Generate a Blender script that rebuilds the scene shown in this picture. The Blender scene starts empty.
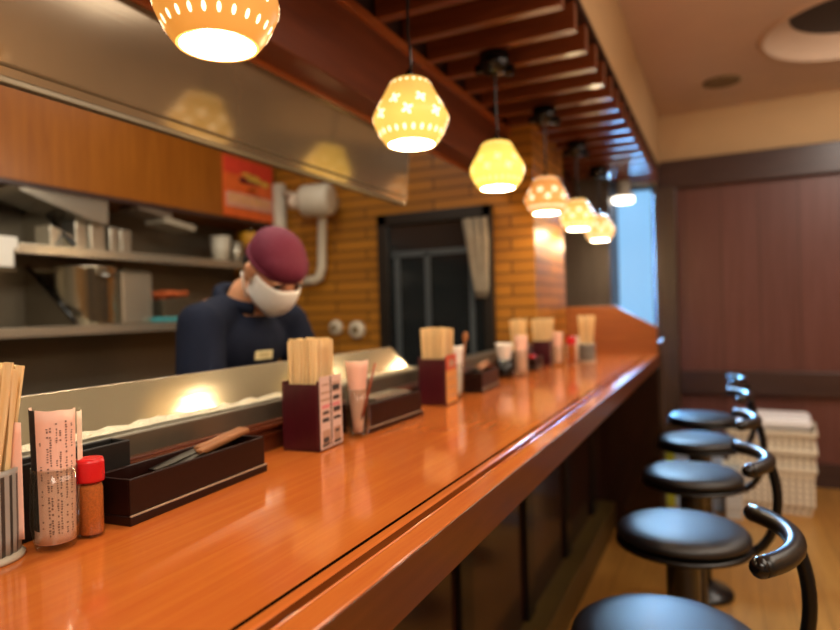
import bpy, bmesh, math, random
from mathutils import Vector, Matrix, Euler
random.seed(7)
SC = bpy.context.scene
COL = SC.collection
PI = math.pi
CAMZ = 1.27

# ------------------------------------------------------------------ materials
def lin(h):
    h = h.lstrip('#')
    o = []
    for i in (0, 2, 4):
        c = int(h[i:i+2], 16) / 255
        o.append(c / 12.92 if c <= .04045 else ((c + .055) / 1.055) ** 2.4)
    return (*o, 1)

def base(name):
    m = bpy.data.materials.new(name)
    m.use_nodes = True
    return m, m.node_tree.nodes, m.node_tree.links, m.node_tree.nodes['Principled BSDF']

def mat(name, col, rough=.5, metal=0, spec=.5, coat=0, emit=None, es=0, var=.12, vscale=25, bump=0, bscale=80,
        trans=0, alpha=1, sss=0):
    m, N, L, b = base(name)
    c = lin(col)
    b.inputs['Roughness'].default_value = rough
    b.inputs['Metallic'].default_value = metal
    b.inputs['Specular IOR Level'].default_value = spec
    b.inputs['Coat Weight'].default_value = coat
    b.inputs['Coat Roughness'].default_value = .08
    b.inputs['Transmission Weight'].default_value = trans
    b.inputs['Alpha'].default_value = alpha
    if sss:
        b.inputs['Subsurface Weight'].default_value = sss
        b.inputs['Subsurface Radius'].default_value = (.02, .008, .004)
    tc = N.new('ShaderNodeTexCoord')
    nz = N.new('ShaderNodeTexNoise')
    nz.inputs['Scale'].default_value = vscale
    nz.inputs['Detail'].default_value = 3
    L.new(tc.outputs['Object'], nz.inputs['Vector'])
    mx = N.new('ShaderNodeMix'); mx.data_type = 'RGBA'
    mx.inputs['A'].default_value = tuple(x * (1 - var) for x in c[:3]) + (1,)
    mx.inputs['B'].default_value = tuple(min(1, x * (1 + var)) for x in c[:3]) + (1,)
    L.new(nz.outputs['Fac'], mx.inputs['Factor'])
    L.new(mx.outputs['Result'], b.inputs['Base Color'])
    if emit:
        b.inputs['Emission Color'].default_value = lin(emit)
        b.inputs['Emission Strength'].default_value = es
    if bump:
        n2 = N.new('ShaderNodeTexNoise'); n2.inputs['Scale'].default_value = bscale
        L.new(tc.outputs['Object'], n2.inputs['Vector'])
        bp = N.new('ShaderNodeBump'); bp.inputs['Strength'].default_value = bump
        bp.inputs['Distance'].default_value = .004
        L.new(n2.outputs['Fac'], bp.inputs['Height'])
        L.new(bp.outputs['Normal'], b.inputs['Normal'])
    return m

def wood(name, c1, c2, axis='Y', scale=10, stretch=14, rough=.35, coat=0, spec=.5, planks=None, detail=6, rnd=0):
    """grain stretched along one axis; planks=(axis,width) adds board seams"""
    m, N, L, b = base(name)
    tc = N.new('ShaderNodeTexCoord')
    mp = N.new('ShaderNodeMapping')
    s = [scale] * 3
    s['XYZ'.index(axis)] = scale / stretch
    mp.inputs['Scale'].default_value = s
    L.new(tc.outputs['Object'], mp.inputs['Vector'])
    nz = N.new('ShaderNodeTexNoise')
    nz.inputs['Scale'].default_value = 4; nz.inputs['Detail'].default_value = detail
    nz.inputs['Roughness'].default_value = .65; nz.inputs['Distortion'].default_value = .6
    L.new(mp.outputs['Vector'], nz.inputs['Vector'])
    cr = N.new('ShaderNodeValToRGB')
    cr.color_ramp.elements[0].position = .3; cr.color_ramp.elements[1].position = .7
    cr.color_ramp.elements[0].color = lin(c1); cr.color_ramp.elements[1].color = lin(c2)
    L.new(nz.outputs['Fac'], cr.inputs['Fac'])
    out = cr.outputs['Color']
    if rnd:
        oi = N.new('ShaderNodeObjectInfo')
        hs = N.new('ShaderNodeHueSaturation')
        mr = N.new('ShaderNodeMapRange')
        mr.inputs['To Min'].default_value = 1 - rnd; mr.inputs['To Max'].default_value = 1 + rnd
        L.new(oi.outputs['Random'], mr.inputs['Value'])
        L.new(mr.outputs['Result'], hs.inputs['Value'])
        L.new(out, hs.inputs['Color']); out = hs.outputs['Color']
    if planks:
        sp = N.new('ShaderNodeSeparateXYZ'); L.new(tc.outputs['Object'], sp.inputs['Vector'])
        dv = N.new('ShaderNodeMath'); dv.operation = 'DIVIDE'; dv.inputs[1].default_value = planks[1]
        L.new(sp.outputs[planks[0]], dv.inputs[0])
        fr = N.new('ShaderNodeMath'); fr.operation = 'FRACT'; L.new(dv.outputs[0], fr.inputs[0])
        lt = N.new('ShaderNodeMath'); lt.operation = 'LESS_THAN'; lt.inputs[1].default_value = .02
        L.new(fr.outputs[0], lt.inputs[0])
        fl = N.new('ShaderNodeMath'); fl.operation = 'FLOOR'; L.new(dv.outputs[0], fl.inputs[0])
        wn = N.new('ShaderNodeTexWhiteNoise'); wn.noise_dimensions = '1D'; L.new(fl.outputs[0], wn.inputs['W'])
        mr = N.new('ShaderNodeMapRange'); mr.inputs['To Min'].default_value = .92; mr.inputs['To Max'].default_value = 1.06
        L.new(wn.outputs['Value'], mr.inputs['Value'])
        hs = N.new('ShaderNodeHueSaturation'); L.new(mr.outputs['Result'], hs.inputs['Value'])
        L.new(out, hs.inputs['Color'])
        mx = N.new('ShaderNodeMix'); mx.data_type = 'RGBA'
        L.new(lt.outputs[0], mx.inputs['Factor']); L.new(hs.outputs['Color'], mx.inputs['A'])
        mx.inputs['B'].default_value = tuple(x * .35 for x in lin(c1)[:3]) + (1,)
        out = mx.outputs['Result']
    L.new(out, b.inputs['Base Color'])
    b.inputs['Roughness'].default_value = rough
    b.inputs['Coat Weight'].default_value = coat
    b.inputs['Coat Roughness'].default_value = .1
    b.inputs['Specular IOR Level'].default_value = spec
    bp = N.new('ShaderNodeBump'); bp.inputs['Strength'].default_value = .06; bp.inputs['Distance'].default_value = .002
    L.new(nz.outputs['Fac'], bp.inputs['Height']); L.new(bp.outputs['Normal'], b.inputs['Normal'])
    return m

def brushed(name, col, rough=.25, axis='Y', bump=.05, metal=1, var=.25):
    m, N, L, b = base(name)
    tc = N.new('ShaderNodeTexCoord'); mp = N.new('ShaderNodeMapping')
    s = [180, 180, 180]; s['XYZ'.index(axis)] = 2
    mp.inputs['Scale'].default_value = s
    L.new(tc.outputs['Object'], mp.inputs['Vector'])
    nz = N.new('ShaderNodeTexNoise'); nz.inputs['Scale'].default_value = 1.5; nz.inputs['Detail'].default_value = 2
    L.new(mp.outputs['Vector'], nz.inputs['Vector'])
    n2 = N.new('ShaderNodeTexNoise'); n2.inputs['Scale'].default_value = 3; n2.inputs['Detail'].default_value = 4
    L.new(tc.outputs['Object'], n2.inputs['Vector'])
    c = lin(col)
    mx = N.new('ShaderNodeMix'); mx.data_type = 'RGBA'
    mx.inputs['A'].default_value = tuple(x * (1 - var) for x in c[:3]) + (1,)
    mx.inputs['B'].default_value = tuple(min(1, x * (1 + var)) for x in c[:3]) + (1,)
    L.new(n2.outputs['Fac'], mx.inputs['Factor']); L.new(mx.outputs['Result'], b.inputs['Base Color'])
    b.inputs['Metallic'].default_value = metal; b.inputs['Roughness'].default_value = rough
    bp = N.new('ShaderNodeBump'); bp.inputs['Strength'].default_value = bump; bp.inputs['Distance'].default_value = .001
    L.new(nz.outputs['Fac'], bp.inputs['Height']); L.new(bp.outputs['Normal'], b.inputs['Normal'])
    return m

def tiles(name, c1, c2, mortar, bw=.22, bh=.058, plane='XZ', ms=.006):
    m, N, L, b = base(name)
    tc = N.new('ShaderNodeTexCoord'); sp = N.new('ShaderNodeSeparateXYZ')
    L.new(tc.outputs['Object'], sp.inputs['Vector'])
    ad = N.new('ShaderNodeMath'); ad.operation = 'ADD'
    L.new(sp.outputs['X'], ad.inputs[0]); L.new(sp.outputs['Y'], ad.inputs[1])
    cb = N.new('ShaderNodeCombineXYZ')
    L.new(ad.outputs[0], cb.inputs['X']); L.new(sp.outputs['Z'], cb.inputs['Y'])
    br = N.new('ShaderNodeTexBrick')
    L.new(cb.outputs['Vector'], br.inputs['Vector'])
    br.inputs['Scale'].default_value = 1
    br.inputs['Brick Width'].default_value = bw; br.inputs['Row Height'].default_value = bh
    br.inputs['Mortar Size'].default_value = ms
    br.inputs['Color1'].default_value = lin(c1); br.inputs['Color2'].default_value = lin(c2)
    br.inputs['Mortar'].default_value = lin(mortar)
    L.new(br.outputs['Color'], b.inputs['Base Color'])
    bp = N.new('ShaderNodeBump'); bp.inputs['Strength'].default_value = .5; bp.inputs['Distance'].default_value = .004
    bp.invert = True
    L.new(br.outputs['Fac'], bp.inputs['Height']); L.new(bp.outputs['Normal'], b.inputs['Normal'])
    b.inputs['Roughness'].default_value = .4
    return m

def gridmat(name, col, dark, pitch=.03):
    m, N, L, b = base(name)
    tc = N.new('ShaderNodeTexCoord'); sp = N.new('ShaderNodeSeparateXYZ')
    L.new(tc.outputs['Object'], sp.inputs['Vector'])
    def band(out):
        d = N.new('ShaderNodeMath'); d.operation = 'DIVIDE'; d.inputs[1].default_value = pitch; L.new(out, d.inputs[0])
        f = N.new('ShaderNodeMath'); f.operation = 'FRACT'; L.new(d.outputs[0], f.inputs[0])
        g = N.new('ShaderNodeMath'); g.operation = 'GREATER_THAN'; g.inputs[1].default_value = .45; L.new(f.outputs[0], g.inputs[0])
        return g.outputs[0]
    ad = N.new('ShaderNodeMath'); ad.operation = 'ADD'
    L.new(sp.outputs['X'], ad.inputs[0]); L.new(sp.outputs['Y'], ad.inputs[1])
    mu = N.new('ShaderNodeMath'); mu.operation = 'MULTIPLY'
    L.new(band(ad.outputs[0]), mu.inputs[0]); L.new(band(sp.outputs['Z']), mu.inputs[1])
    mx = N.new('ShaderNodeMix'); mx.data_type = 'RGBA'
    mx.inputs['A'].default_value = lin(col); mx.inputs['B'].default_value = lin(dark)
    L.new(mu.outputs[0], mx.inputs['Factor']); L.new(mx.outputs['Result'], b.inputs['Base Color'])
    b.inputs['Roughness'].default_value = .5
    return m

def emis(name, col, s, surface='#ffffff'):
    return mat(name, surface, .5, emit=col, es=s, var=0)

def glassmat(name, col='#f4f8f6'):
    """thin clear glass: mostly see-through, mirror-like towards its edges"""
    m, N, L, b = base(name)
    N.remove(b)
    tr = N.new('ShaderNodeBsdfTransparent'); tr.inputs['Color'].default_value = lin('#f3f5f2')
    gl = N.new('ShaderNodeBsdfGlossy'); gl.inputs['Color'].default_value = lin(col)
    nz = N.new('ShaderNodeTexNoise'); nz.inputs['Scale'].default_value = 30
    mr = N.new('ShaderNodeMapRange'); mr.inputs['To Min'].default_value = .02; mr.inputs['To Max'].default_value = .06
    L.new(nz.outputs['Fac'], mr.inputs['Value']); L.new(mr.outputs['Result'], gl.inputs['Roughness'])
    lw = N.new('ShaderNodeLayerWeight'); lw.inputs['Blend'].default_value = .5
    mx = N.new('ShaderNodeMixShader')
    pw = N.new('ShaderNodeMath'); pw.operation = 'POWER'; pw.inputs[1].default_value = 2.6; L.new(lw.outputs['Facing'], pw.inputs[0])
    ma = N.new('ShaderNodeMath'); ma.operation = 'MULTIPLY_ADD'; ma.inputs[1].default_value = .55; ma.inputs[2].default_value = .035; L.new(pw.outputs[0], ma.inputs[0])
    L.new(ma.outputs[0], mx.inputs['Fac']); L.new(tr.outputs[0], mx.inputs[1]); L.new(gl.outputs[0], mx.inputs[2])
    L.new(mx.outputs[0], N['Material Output'].inputs['Surface'])
    return m

M = {}
M['counter'] = wood('counter_wood', '#c6642a', '#d47832', 'Y', 14, 22, .12, coat=.35, spec=.5)
M['counter_edge'] = wood('counter_edge_wood', '#7a3a12', '#9a5220', 'Y', 14, 18, .22, coat=.3)
M['gap_shade'] = wood('counter_gap_shade', '#0d0603', '#150a05', 'Y', 12, 12, 1, spec=0)  # near-black colour stands in for the shade inside the gap
M['channel'] = wood('channel_reflection_wood', '#5a2a0e', '#6d3615', 'Y', 14, 18, .8, spec=0)  # browned down to paint the dark reflection in the channel
M['face'] = wood('front_face_wood', '#54280b', '#693512', 'Y', 14, 18, .3)
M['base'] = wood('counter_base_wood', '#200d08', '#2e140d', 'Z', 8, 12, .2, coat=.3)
M['ledge'] = wood('footrest_wood', '#443314', '#574319', 'Y', 10, 14, .4)
M['riser'] = wood('riser_wood', '#4a2210', '#693218', 'Y', 10, 14, .3)
M['floor'] = wood('floor_boards', '#a06f30', '#bb873f', 'Y', 6, 12, .3, planks=('X', .12))
M['panel'] = wood('far_panel_wood', '#62382f', '#714740', 'Z', 7, 20, .4, planks=('X', .24))
M['darktrim'] = wood('dark_trim_wood', '#3a2622', '#4a332c', 'X', 8, 14, .35)
M['pil'] = wood('pilaster_wood', '#3e2e24', '#574232', 'Z', 8, 14, .35)
M['slat'] = wood('slat_wood', '#5e2c14', '#7d4121', 'X', 9, 14, .28, coat=.3)
M['beam'] = wood('beam_wood', '#542512', '#6e361c', 'Y', 7, 14, .4)
M['beamtrim'] = wood('beam_trim_wood', '#84421c', '#a25a2a', 'Y', 9, 14, .35)
M['soffdark'] = wood('soffit_dark', '#2a140b', '#3a1d10', 'X', 8, 10, .6)
M['ceil'] = mat('ceiling_plaster', '#d0b498', .85, var=.06, vscale=4)
M['ceil2'] = mat('plaster_tan', '#c8a678', .85, var=.06, vscale=4)
M['wall'] = mat('wall_plaster', '#a08060', .85, var=.08, vscale=4)
M['cab'] = wood('cabinet_wood', '#8a4c12', '#a5611c', 'Z', 9, 16, .35)
M['steel'] = brushed('steel_brushed', '#c6beae', .26, 'Y', .08, metal=.75)
M['steelwall'] = brushed('steel_wall', '#7c7466', .34, 'Y', .05, metal=.6)
M['steeldark'] = brushed('steel_dark', '#787060', .32, 'Y', .06, metal=.7)
M['hood'] = brushed('hood_steel', '#978a76', .12, 'Y', .03, var=.18, metal=.72)
M['plate'] = brushed('divider_steel', '#b3a688', .13, 'Y', .14, metal=.6)
M['potsteel'] = brushed('pot_steel', '#e0d4bc', .25, 'Z', .05, metal=.95)
M['tile'] = tiles('gold_tiles', '#b87a24', '#a2691c', '#5a3810', bw=.42, ms=.005)
M['black'] = mat('black_gloss', '#0c0b0b', .2, spec=.5)
M['blackmat'] = mat('black_plastic', '#151210', .45)
M['leather'] = mat('black_leather', '#0b0b0d', .46, spec=.85, coat=0, bump=.06, bscale=220)
M['blackmetal'] = mat('black_metal', '#100f0e', .28, metal=.3, spec=.6)
M['padtube'] = mat('black_foam_tube', '#15130f', .32, spec=.6, bump=.05)
M['maroon'] = wood('maroon_lacquer', '#3a0e18', '#4d1420', 'Z', 8, 10, .28, coat=.25)
M['traywood'] = wood('dark_tray_lacquer', '#1b0804', '#260d08', 'Y', 8, 10, .35, coat=0, spec=.35)
M['chop'] = wood('chopstick_wood', '#edc988', '#fbe4b4', 'Z', 40, 20, .55, rnd=.12)
M['cuplight'] = mat('cup_grey', '#9c9a92', .3, var=.1)
M['cupdark'] = mat('cup_stripe', '#3a3834', .35, var=.1)
M['cuprim'] = mat('cup_foot', '#b9ae98', .35)
M['glass'] = glassmat('clear_glass')
M['paper'] = mat('pink_paper', '#f6c8b2', .75, var=.04, vscale=60)
M['paperin'] = mat('pale_paper', '#f0dcc4', .75, var=.04)
M['ink'] = mat('ink_grey', '#8a6c62', .8)
M['inkdark'] = mat('ink_black', '#1c1714', .8)
M['white'] = mat('white_cloth', '#efe9df', .8, var=.04, bump=.1)
M['whitepl'] = mat('white_plastic', '#d9d0bd', .4, var=.05)
M['red'] = mat('red_plastic', '#d0181c', .3, var=.06)
M['spice'] = mat('chilli_powder', '#c0641f', .9, var=.5, vscale=420, bump=.3, bscale=500)
M['blade'] = brushed('blade_dark', '#4c463e', .3, 'Y', .05)
M['handle'] = wood('utensil_wood', '#8a552e', '#ad7446', 'Y', 14, 14, .45)
M['pencil'] = mat('pencil_brown', '#8d4526', .4)
M['menu'] = mat('menu_card_cream', '#e0c4b4', .6, var=.08)
M['menudark'] = mat('menu_print_dark', '#3d3836', .6)
M['menupink'] = mat('menu_print_pink', '#e08a8c', .6)
M['menubrown'] = mat('menu_print_tan', '#b99277', .6, var=.3, vscale=90)
M['orange'] = mat('orange_card', '#dd9a4e', .6, var=.1)
M['redcard'] = mat('red_orange_card', '#d05a38', .6, var=.2, vscale=60)
M['posterred'] = mat('poster_red', '#e2452f', .5, var=.25, vscale=14)
M['posterorange'] = mat('poster_orange', '#ec6a2c', .5, var=.25, vscale=14)
M['posterpink'] = mat('poster_pink', '#eea58a', .5, var=.3, vscale=30)
M['posteryel'] = mat('poster_yellow', '#eeb64e', .5, var=.3, vscale=40)
M['posterdk'] = mat('poster_dark', '#7d3a3c', .5, var=.4, vscale=40)
M['navy'] = mat('navy_cloth', '#141a2c', .9, spec=.2, var=.2, vscale=12, bump=.15, bscale=40)
M['sleeve'] = mat('black_sleeve', '#14141a', .8)
M['apron'] = mat('apron_cloth', '#151a28', .85, var=.2)
M['trouser'] = mat('trouser_cloth', '#17181c', .85)
M['burg'] = mat('burgundy_cloth', '#63102e', .8, var=.14, vscale=16, bump=.2, bscale=30)
M['skin'] = mat('skin', '#d49a74', .5, var=.07, vscale=20, sss=.1)
M['hair'] = mat('black_hair', '#15100d', .6)
M['mask'] = mat('mask_white', '#fbf8f2', .8, var=.03, bump=.1, bscale=30)
M['eye'] = mat('eye_dark', '#1a100c', .2)
M['tag'] = mat('name_tag_cream', '#e6d9a8', .5)
M['tagline'] = mat('name_tag_print', '#a08f60', .5)
M['doorglass'] = mat('dark_door_glass', '#1c2226', .12, spec=.6)
M['doorframe'] = mat('black_door_frame', '#1d1712', .4)
M['mull'] = mat('grey_mullion', '#4a5258', .35)
M['greywall'] = wood('grey_panel', '#4b4038', '#5c5148', 'Z', 7, 14, .5)
M['endpanel'] = wood('end_panel_wood', '#8a4d20', '#a5622c', 'X', 8, 14, .35)
M['chrome'] = mat('chrome', '#c8c8c4', .15, metal=1, var=.03)
M['window'] = emis('window_glow', '#8cc8f8', .95, '#404850')
M['down'] = emis('downlight_glow', '#fff6e4', 5)
M['vent'] = mat('vent_tan', '#7f6a48', .7)
M['vent2'] = mat('grey_paper', '#a89c88', .7)
M['ventdark'] = mat('vent_dark', '#37302c', .6)
M['bin'] = gridmat('basket_cream_grid', '#f3ecda', '#8f836c', .036)
M['bin2'] = gridmat('basket_white_grid', '#dfe2e2', '#a8b0b4', .026)
M['binrim'] = mat('basket_rim', '#e8e0cc', .5)
M['towel'] = mat('pale_towel', '#f6f8ff', .85, var=.04, bump=.2, bscale=25)
M['crate'] = mat('pale_blue_plastic', '#b4cdee', .45)
M['lime'] = mat('yellow_green_plastic', '#b7bf3a', .5, var=.2)
M['teal'] = mat('teal_cloth', '#3f9aa4', .8)
M['carrot'] = mat('orange_food', '#c8602c', .7, var=.3, vscale=50)
M['yellow'] = mat('yellow_plastic', '#d69a28', .5)
M['magpink'] = mat('printed_paper', '#7d6c5c', .7, var=.3, vscale=20)
M['film'] = mat('wet_steel_lip', '#d9cdb0', .3, metal=.5, var=.3, vscale=120, bump=1, bscale=160)

# ------------------------------------------------------------------ mesh helpers
class MB:
    def __init__(s): s.bm = bmesh.new(); s.mi = 0
    def face(s, vs):
        try:
            f = s.bm.faces.new(vs); f.material_index = s.mi; f.smooth = s.sm if hasattr(s, 'sm') else False
            return f
        except ValueError:
            return None
    def box(s, c, d, rot=None, taper=1, bev=0):
        """centre, full size; taper scales the top in x,y"""
        c = Vector(c); hx, hy, hz = d[0]/2, d[1]/2, d[2]/2
        R = rot if rot is not None else Matrix.Identity(3)
        v = []
        for z in (-1, 1):
            t = taper if z > 0 else 1
            for x, y in ((-1, -1), (1, -1), (1, 1), (-1, 1)):
                v.append(s.bm.verts.new(c + R @ Vector((x*hx*t, y*hy*t, z*hz))))
        fs = [s.face([v[i] for i in q]) for q in ((3,2,1,0),(4,5,6,7),(0,1,5,4),(1,2,6,5),(2,3,7,6),(3,0,4,7))]
        if bev:
            es = list({e for f in fs for e in f.edges})
            r = bmesh.ops.bevel(s.bm, geom=es, offset=bev, segments=2, affect='EDGES', profile=.5)
            for f in r['faces']: f.material_index = s.mi
        return s
    def quad(s, pts):
        s.face([s.bm.verts.new(Vector(p)) for p in pts]); return s
    def prism(s, poly, axis, a, b):
        """poly in the two other axes (order: XZ for Y, YZ for X, XY for Z)"""
        def P(p, t):
            return {'Y': (p[0], t, p[1]), 'X': (t, p[0], p[1]), 'Z': (p[0], p[1], t)}[axis]
        A = [s.bm.verts.new(P(p, a)) for p in poly]; B = [s.bm.verts.new(P(p, b)) for p in poly]
        n = len(poly)
        s.face(A[::-1]); s.face(B)
        for i in range(n): s.face([A[i], A[(i+1) % n], B[(i+1) % n], B[i]])
        return s
    def lathe(s, prof, c=(0, 0, 0), seg=32, fn=None, mfn=None, cap0=True, cap1=True):
        c = Vector(c); rings = []
        for k, (r, z) in enumerate(prof):
            ring = []
            for i in range(seg):
                a = 2*PI*i/seg
                rr = r if fn is None else fn(r, a, k)
                ring.append(s.bm.verts.new(c + Vector((rr*math.cos(a), rr*math.sin(a), z))))
            rings.append(ring)
        for k in range(len(rings)-1):
            for i in range(seg):
                j = (i+1) % seg
                if mfn: s.mi = mfn(i, k)
                f = s.face([rings[k][i], rings[k][j], rings[k+1][j], rings[k+1][i]])
                if f: f.smooth = True
        if mfn: s.mi = 0
        if cap0: s.face(rings[0][::-1])
        if cap1: s.face(rings[-1])
        return s
    def tube(s, pts, r, seg=12, caps=True, closed=False):
        pts = [Vector(p) for p in pts]; n = len(pts)
        rs = r if isinstance(r, (list, tuple)) else [r]*n
        rings = []; up = None
        for i, p in enumerate(pts):
            if closed: t = pts[(i+1) % n] - pts[i-1]
            else: t = pts[min(i+1, n-1)] - pts[max(i-1, 0)]
            t.normalize()
            if up is None:
                up = Vector((0, 0, 1)) if abs(t.z) < .9 else Vector((1, 0, 0))
            u = (up - t*up.dot(t)).normalized(); w = t.cross(u); up = u
            rings.append([s.bm.verts.new(p + (u*math.cos(2*PI*k/seg) + w*math.sin(2*PI*k/seg))*rs[i]) for k in range(seg)])
        m = n if closed else n-1
        for i in range(m):
            a, b = rings[i], rings[(i+1) % n]
            for k in range(seg):
                f = s.face([a[k], b[k], b[(k+1) % seg], a[(k+1) % seg]])
                if f: f.smooth = True
        if caps and not closed: s.face(rings[0]); s.face(rings[-1][::-1])
        return s
    def ell(s, c, r, rot=None, seg=20, rings=12, scale=None):
        c = Vector(c); R = rot if rot is not None else Matrix.Identity(3)
        rr = r if isinstance(r, (tuple, list)) else (r, r, r)
        vs = []
        top = s.bm.verts.new(c + R @ Vector((0, 0, rr[2]))); bot = s.bm.verts.new(c + R @ Vector((0, 0, -rr[2])))
        for k in range(1, rings):
            th = PI*k/rings
            vs.append([s.bm.verts.new(c + R @ Vector((rr[0]*math.sin(th)*math.cos(2*PI*i/seg), rr[1]*math.sin(th)*math.sin(2*PI*i/seg), rr[2]*math.cos(th)))) for i in range(seg)])
        def sf(f):
            if f: f.smooth = True
        for i in range(seg):
            j = (i+1) % seg
            sf(s.face([top, vs[0][i], vs[0][j]])); sf(s.face([bot, vs[-1][j], vs[-1][i]]))
            for k in range(len(vs)-1): sf(s.face([vs[k][i], vs[k+1][i], vs[k+1][j], vs[k][j]]))
        return s
    def cone(s, a, b, ra, rb, seg=16):
        """tapered capsule"""
        s.tube([a, b], [ra, rb], seg); s.ell(a, ra, seg=seg, rings=8); s.ell(b, rb, seg=seg, rings=8); return s
    def build(s, name, mats, parent=None, bevel=0, loc=None, subsurf=0):
        me = bpy.data.meshes.new(name)
        bmesh.ops.recalc_face_normals(s.bm, faces=s.bm.faces[:])
        s.bm.to_mesh(me); s.bm.free()
        for m in (mats if isinstance(mats, (list, tuple)) else [mats]): me.materials.append(m)
        o = bpy.data.objects.new(name, me); COL.objects.link(o)
        if parent: o.parent = parent
        if loc: o.location = loc
        if bevel:
            md = o.modifiers.new('bevel', 'BEVEL'); md.width = bevel; md.segments = 2; md.limit_method = 'ANGLE'
        if subsurf:
            md = o.modifiers.new('sub', 'SUBSURF'); md.levels = subsurf; md.render_levels = subsurf
        return o

def tag(o, label, cat, group=None, kind=None):
    o['label'] = label; o['category'] = cat
    if group: o['group'] = group
    if kind: o['kind'] = kind
    return o
def thing(name, label, cat, loc=(0, 0, 0), rz=0, group=None):
    o = bpy.data.objects.new(name, None); COL.objects.link(o)
    o.empty_display_size = .05
    o.location = loc; o.rotation_euler = (0, 0, rz)
    return tag(o, label, cat, group)
def struct(o):
    o['kind'] = 'structure'; return o
def copy_tree(o, parent=None):
    c = o.copy(); COL.objects.link(c)
    if parent: c.parent = parent
    for ch in list(o.children): copy_tree(ch, c)
    return c
def mb(): return MB()
def RZ(a): return Matrix.Rotation(a, 3, 'Z')
def Rx(a): return Matrix.Rotation(a, 3, 'X')
def Ry(a): return Matrix.Rotation(a, 3, 'Y')

# ------------------------------------------------------------------ the setting
YN = -1.6; YF = 5.02; XL = -2.75; XR = 2.2; HC = 2.667
struct(mb().box(((XL+XR)/2, (YN+YF)/2, -.03), (XR-XL+.2, YF-YN+.2, .06)).build('floor', M['floor']))
# ceiling with a round opening for the recess
b = mb()
RC = (.70, 3.87); RR = .468
outer = [b.bm.verts.new((x, y, HC)) for x, y in ((XL-.1, YN-.1), (XR+.1, YN-.1), (XR+.1, YF+.1), (XL-.1, YF+.1))]
inner = [b.bm.verts.new((RC[0]+RR*math.cos(2*PI*i/48), RC[1]+RR*math.sin(2*PI*i/48), HC)) for i in range(48)]
es = [b.bm.edges.new((outer[i], outer[(i+1) % 4])) for i in range(4)] + [b.bm.edges.new((inner[i], inner[(i+1) % 48])) for i in range(48)]
bmesh.ops.triangle_fill(b.bm, use_beauty=True, use_dissolve=False, edges=es)
struct(b.build('ceiling', M['ceil']))
struct(mb().box((XL-.05, (YN+YF)/2, HC/2), (.1, YF-YN+.2, HC)).build('wall_left', M['steelwall']))
struct(mb().box((XR+.05, (YN+YF)/2, HC/2), (.1, YF-YN+.2, HC)).build('wall_right', M['wall']))
struct(mb().box(((XL+XR)/2, YN-.05, HC/2), (XR-XL, .1, HC)).build('wall_near', M['wall']))
# far wall: tan plaster over a red brown panelled field, opening for the window left of the pilaster
WX0, WX1 = -.75, -.44
b = mb()
b.box(((WX1+XR)/2, YF+.05, HC/2), (XR-WX1, .1, HC))
b.box(((XL+WX0)/2, YF+.05, HC/2), (WX0-XL, .1, HC))
b.box(((WX0+WX1)/2, YF+.05, (2.16+HC)/2), (WX1-WX0, .1, HC-2.16))
b.box(((WX0+WX1)/2, YF+.05, .35), (WX1-WX0, .1, .7))
struct(b.build('wall_far', M['ceil2']))
struct(mb().box(((-.29+XR)/2, YF-.012, (.783+2.12)/2), (XR+.29, .024, 2.12-.783)).build('trim_1', M['panel']))
struct(mb().box(((-.42+XR)/2, YF-.04, (2.113+2.317)/2), (XR+.42, .08, .204)).build('trim_2', M['darktrim'], bevel=.006))
struct(mb().box(((-.29+XR)/2, YF-.035, .70), (XR+.29, .07, .165)).build('trim_3', M['darktrim'], bevel=.006))
struct(mb().box(((-.29+XR)/2, YF-.012, .38), (XR+.29, .024, .48)).build('trim_4', M['panel']))
struct(mb().box(((-.29+XR)/2, YF-.02, .08), (XR+.29, .04, .16)).build('baseboard_far', M['darktrim']))
struct(mb().box((-.365, YF-.06, 1.06), (.15, .12, 2.12)).build('trim_5', M['pil'], bevel=.006))
# tiled kitchen wall (its end faces the room)
struct(mb().box(((XL-.83)/2, 3.375, HC/2), (-.83-XL, .65, HC)).build('wall_kitchen', M['tile']))
struct(mb().box((-1.73, 4.81, HC/2), (2.04, .42, HC)).build('wall_side', M['greywall']))
# window with pale daylight
w = mb().box(((WX0+WX1)/2, YF+.03, 1.43), (WX1-WX0-.03, .012, 1.43)).build('window_1', M['window'])
struct(w)
fr = mb()
for x in (WX0+.01, WX1-.01): fr.box((x, YF+.02, 1.43), (.025, .06, 1.46))
for z in (.71, 2.15): fr.box(((WX0+WX1)/2, YF+.02, z), (WX1-WX0, .06, .03))
fr.build('window_frame', M['mull'], w)
# dropped soffit, dark boards under it, beam
struct(mb().box((-.675, (YN+YF)/2, 2.475), (.55, YF-YN, .385)).build('trim_6', M['ceil2']))
struct(mb().box((-.675, (YN+YF)/2, 2.275), (.545, YF-YN, .016)).build('trim_7', M['soffdark']))
b = mb(); b.box((-1.0, (YN+3.05)/2, 2.045), (.10, 3.05-YN, .25)); b.box((-1.0, (3.70+4.6)/2, 2.1), (.10, .90, .14))
struct(b.build('trim_8', M['beam'], bevel=.004))
b = mb(); b.box((-.945, (YN+3.05)/2, 2.157), (.02, 3.05-YN, .03)); b.box((-1.046, (YN+3.05)/2, 1.913), (.012, 3.05-YN, .016))
struct(b.build('trim_9', M['beamtrim'], bevel=.003))
# upper kitchen bulkhead over the beam
struct(mb().box((-1.005, (YN+3.05)/2, 2.42), (.1, 3.05-YN, .49)).build('trim_10', M['soffdark']))

# slatted canopy
can = thing('slatted_canopy', 'long canopy of dark red brown wooden slats hung under the soffit above the counter', 'slatted canopy', (-.675, 0, 2.17))
y = -1.28; sl0 = None
first = None
while y < 4.98:
    if first is None:
        first = mb().box((0, 0, .047), (.53, .042, .094)).build('slat', M['slat'], can, bevel=.003)
        o = first
    else:
        o = first.copy(); COL.objects.link(o); o.parent = can
    o.location = (-.0+.0, y, 0); y += .187

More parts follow.
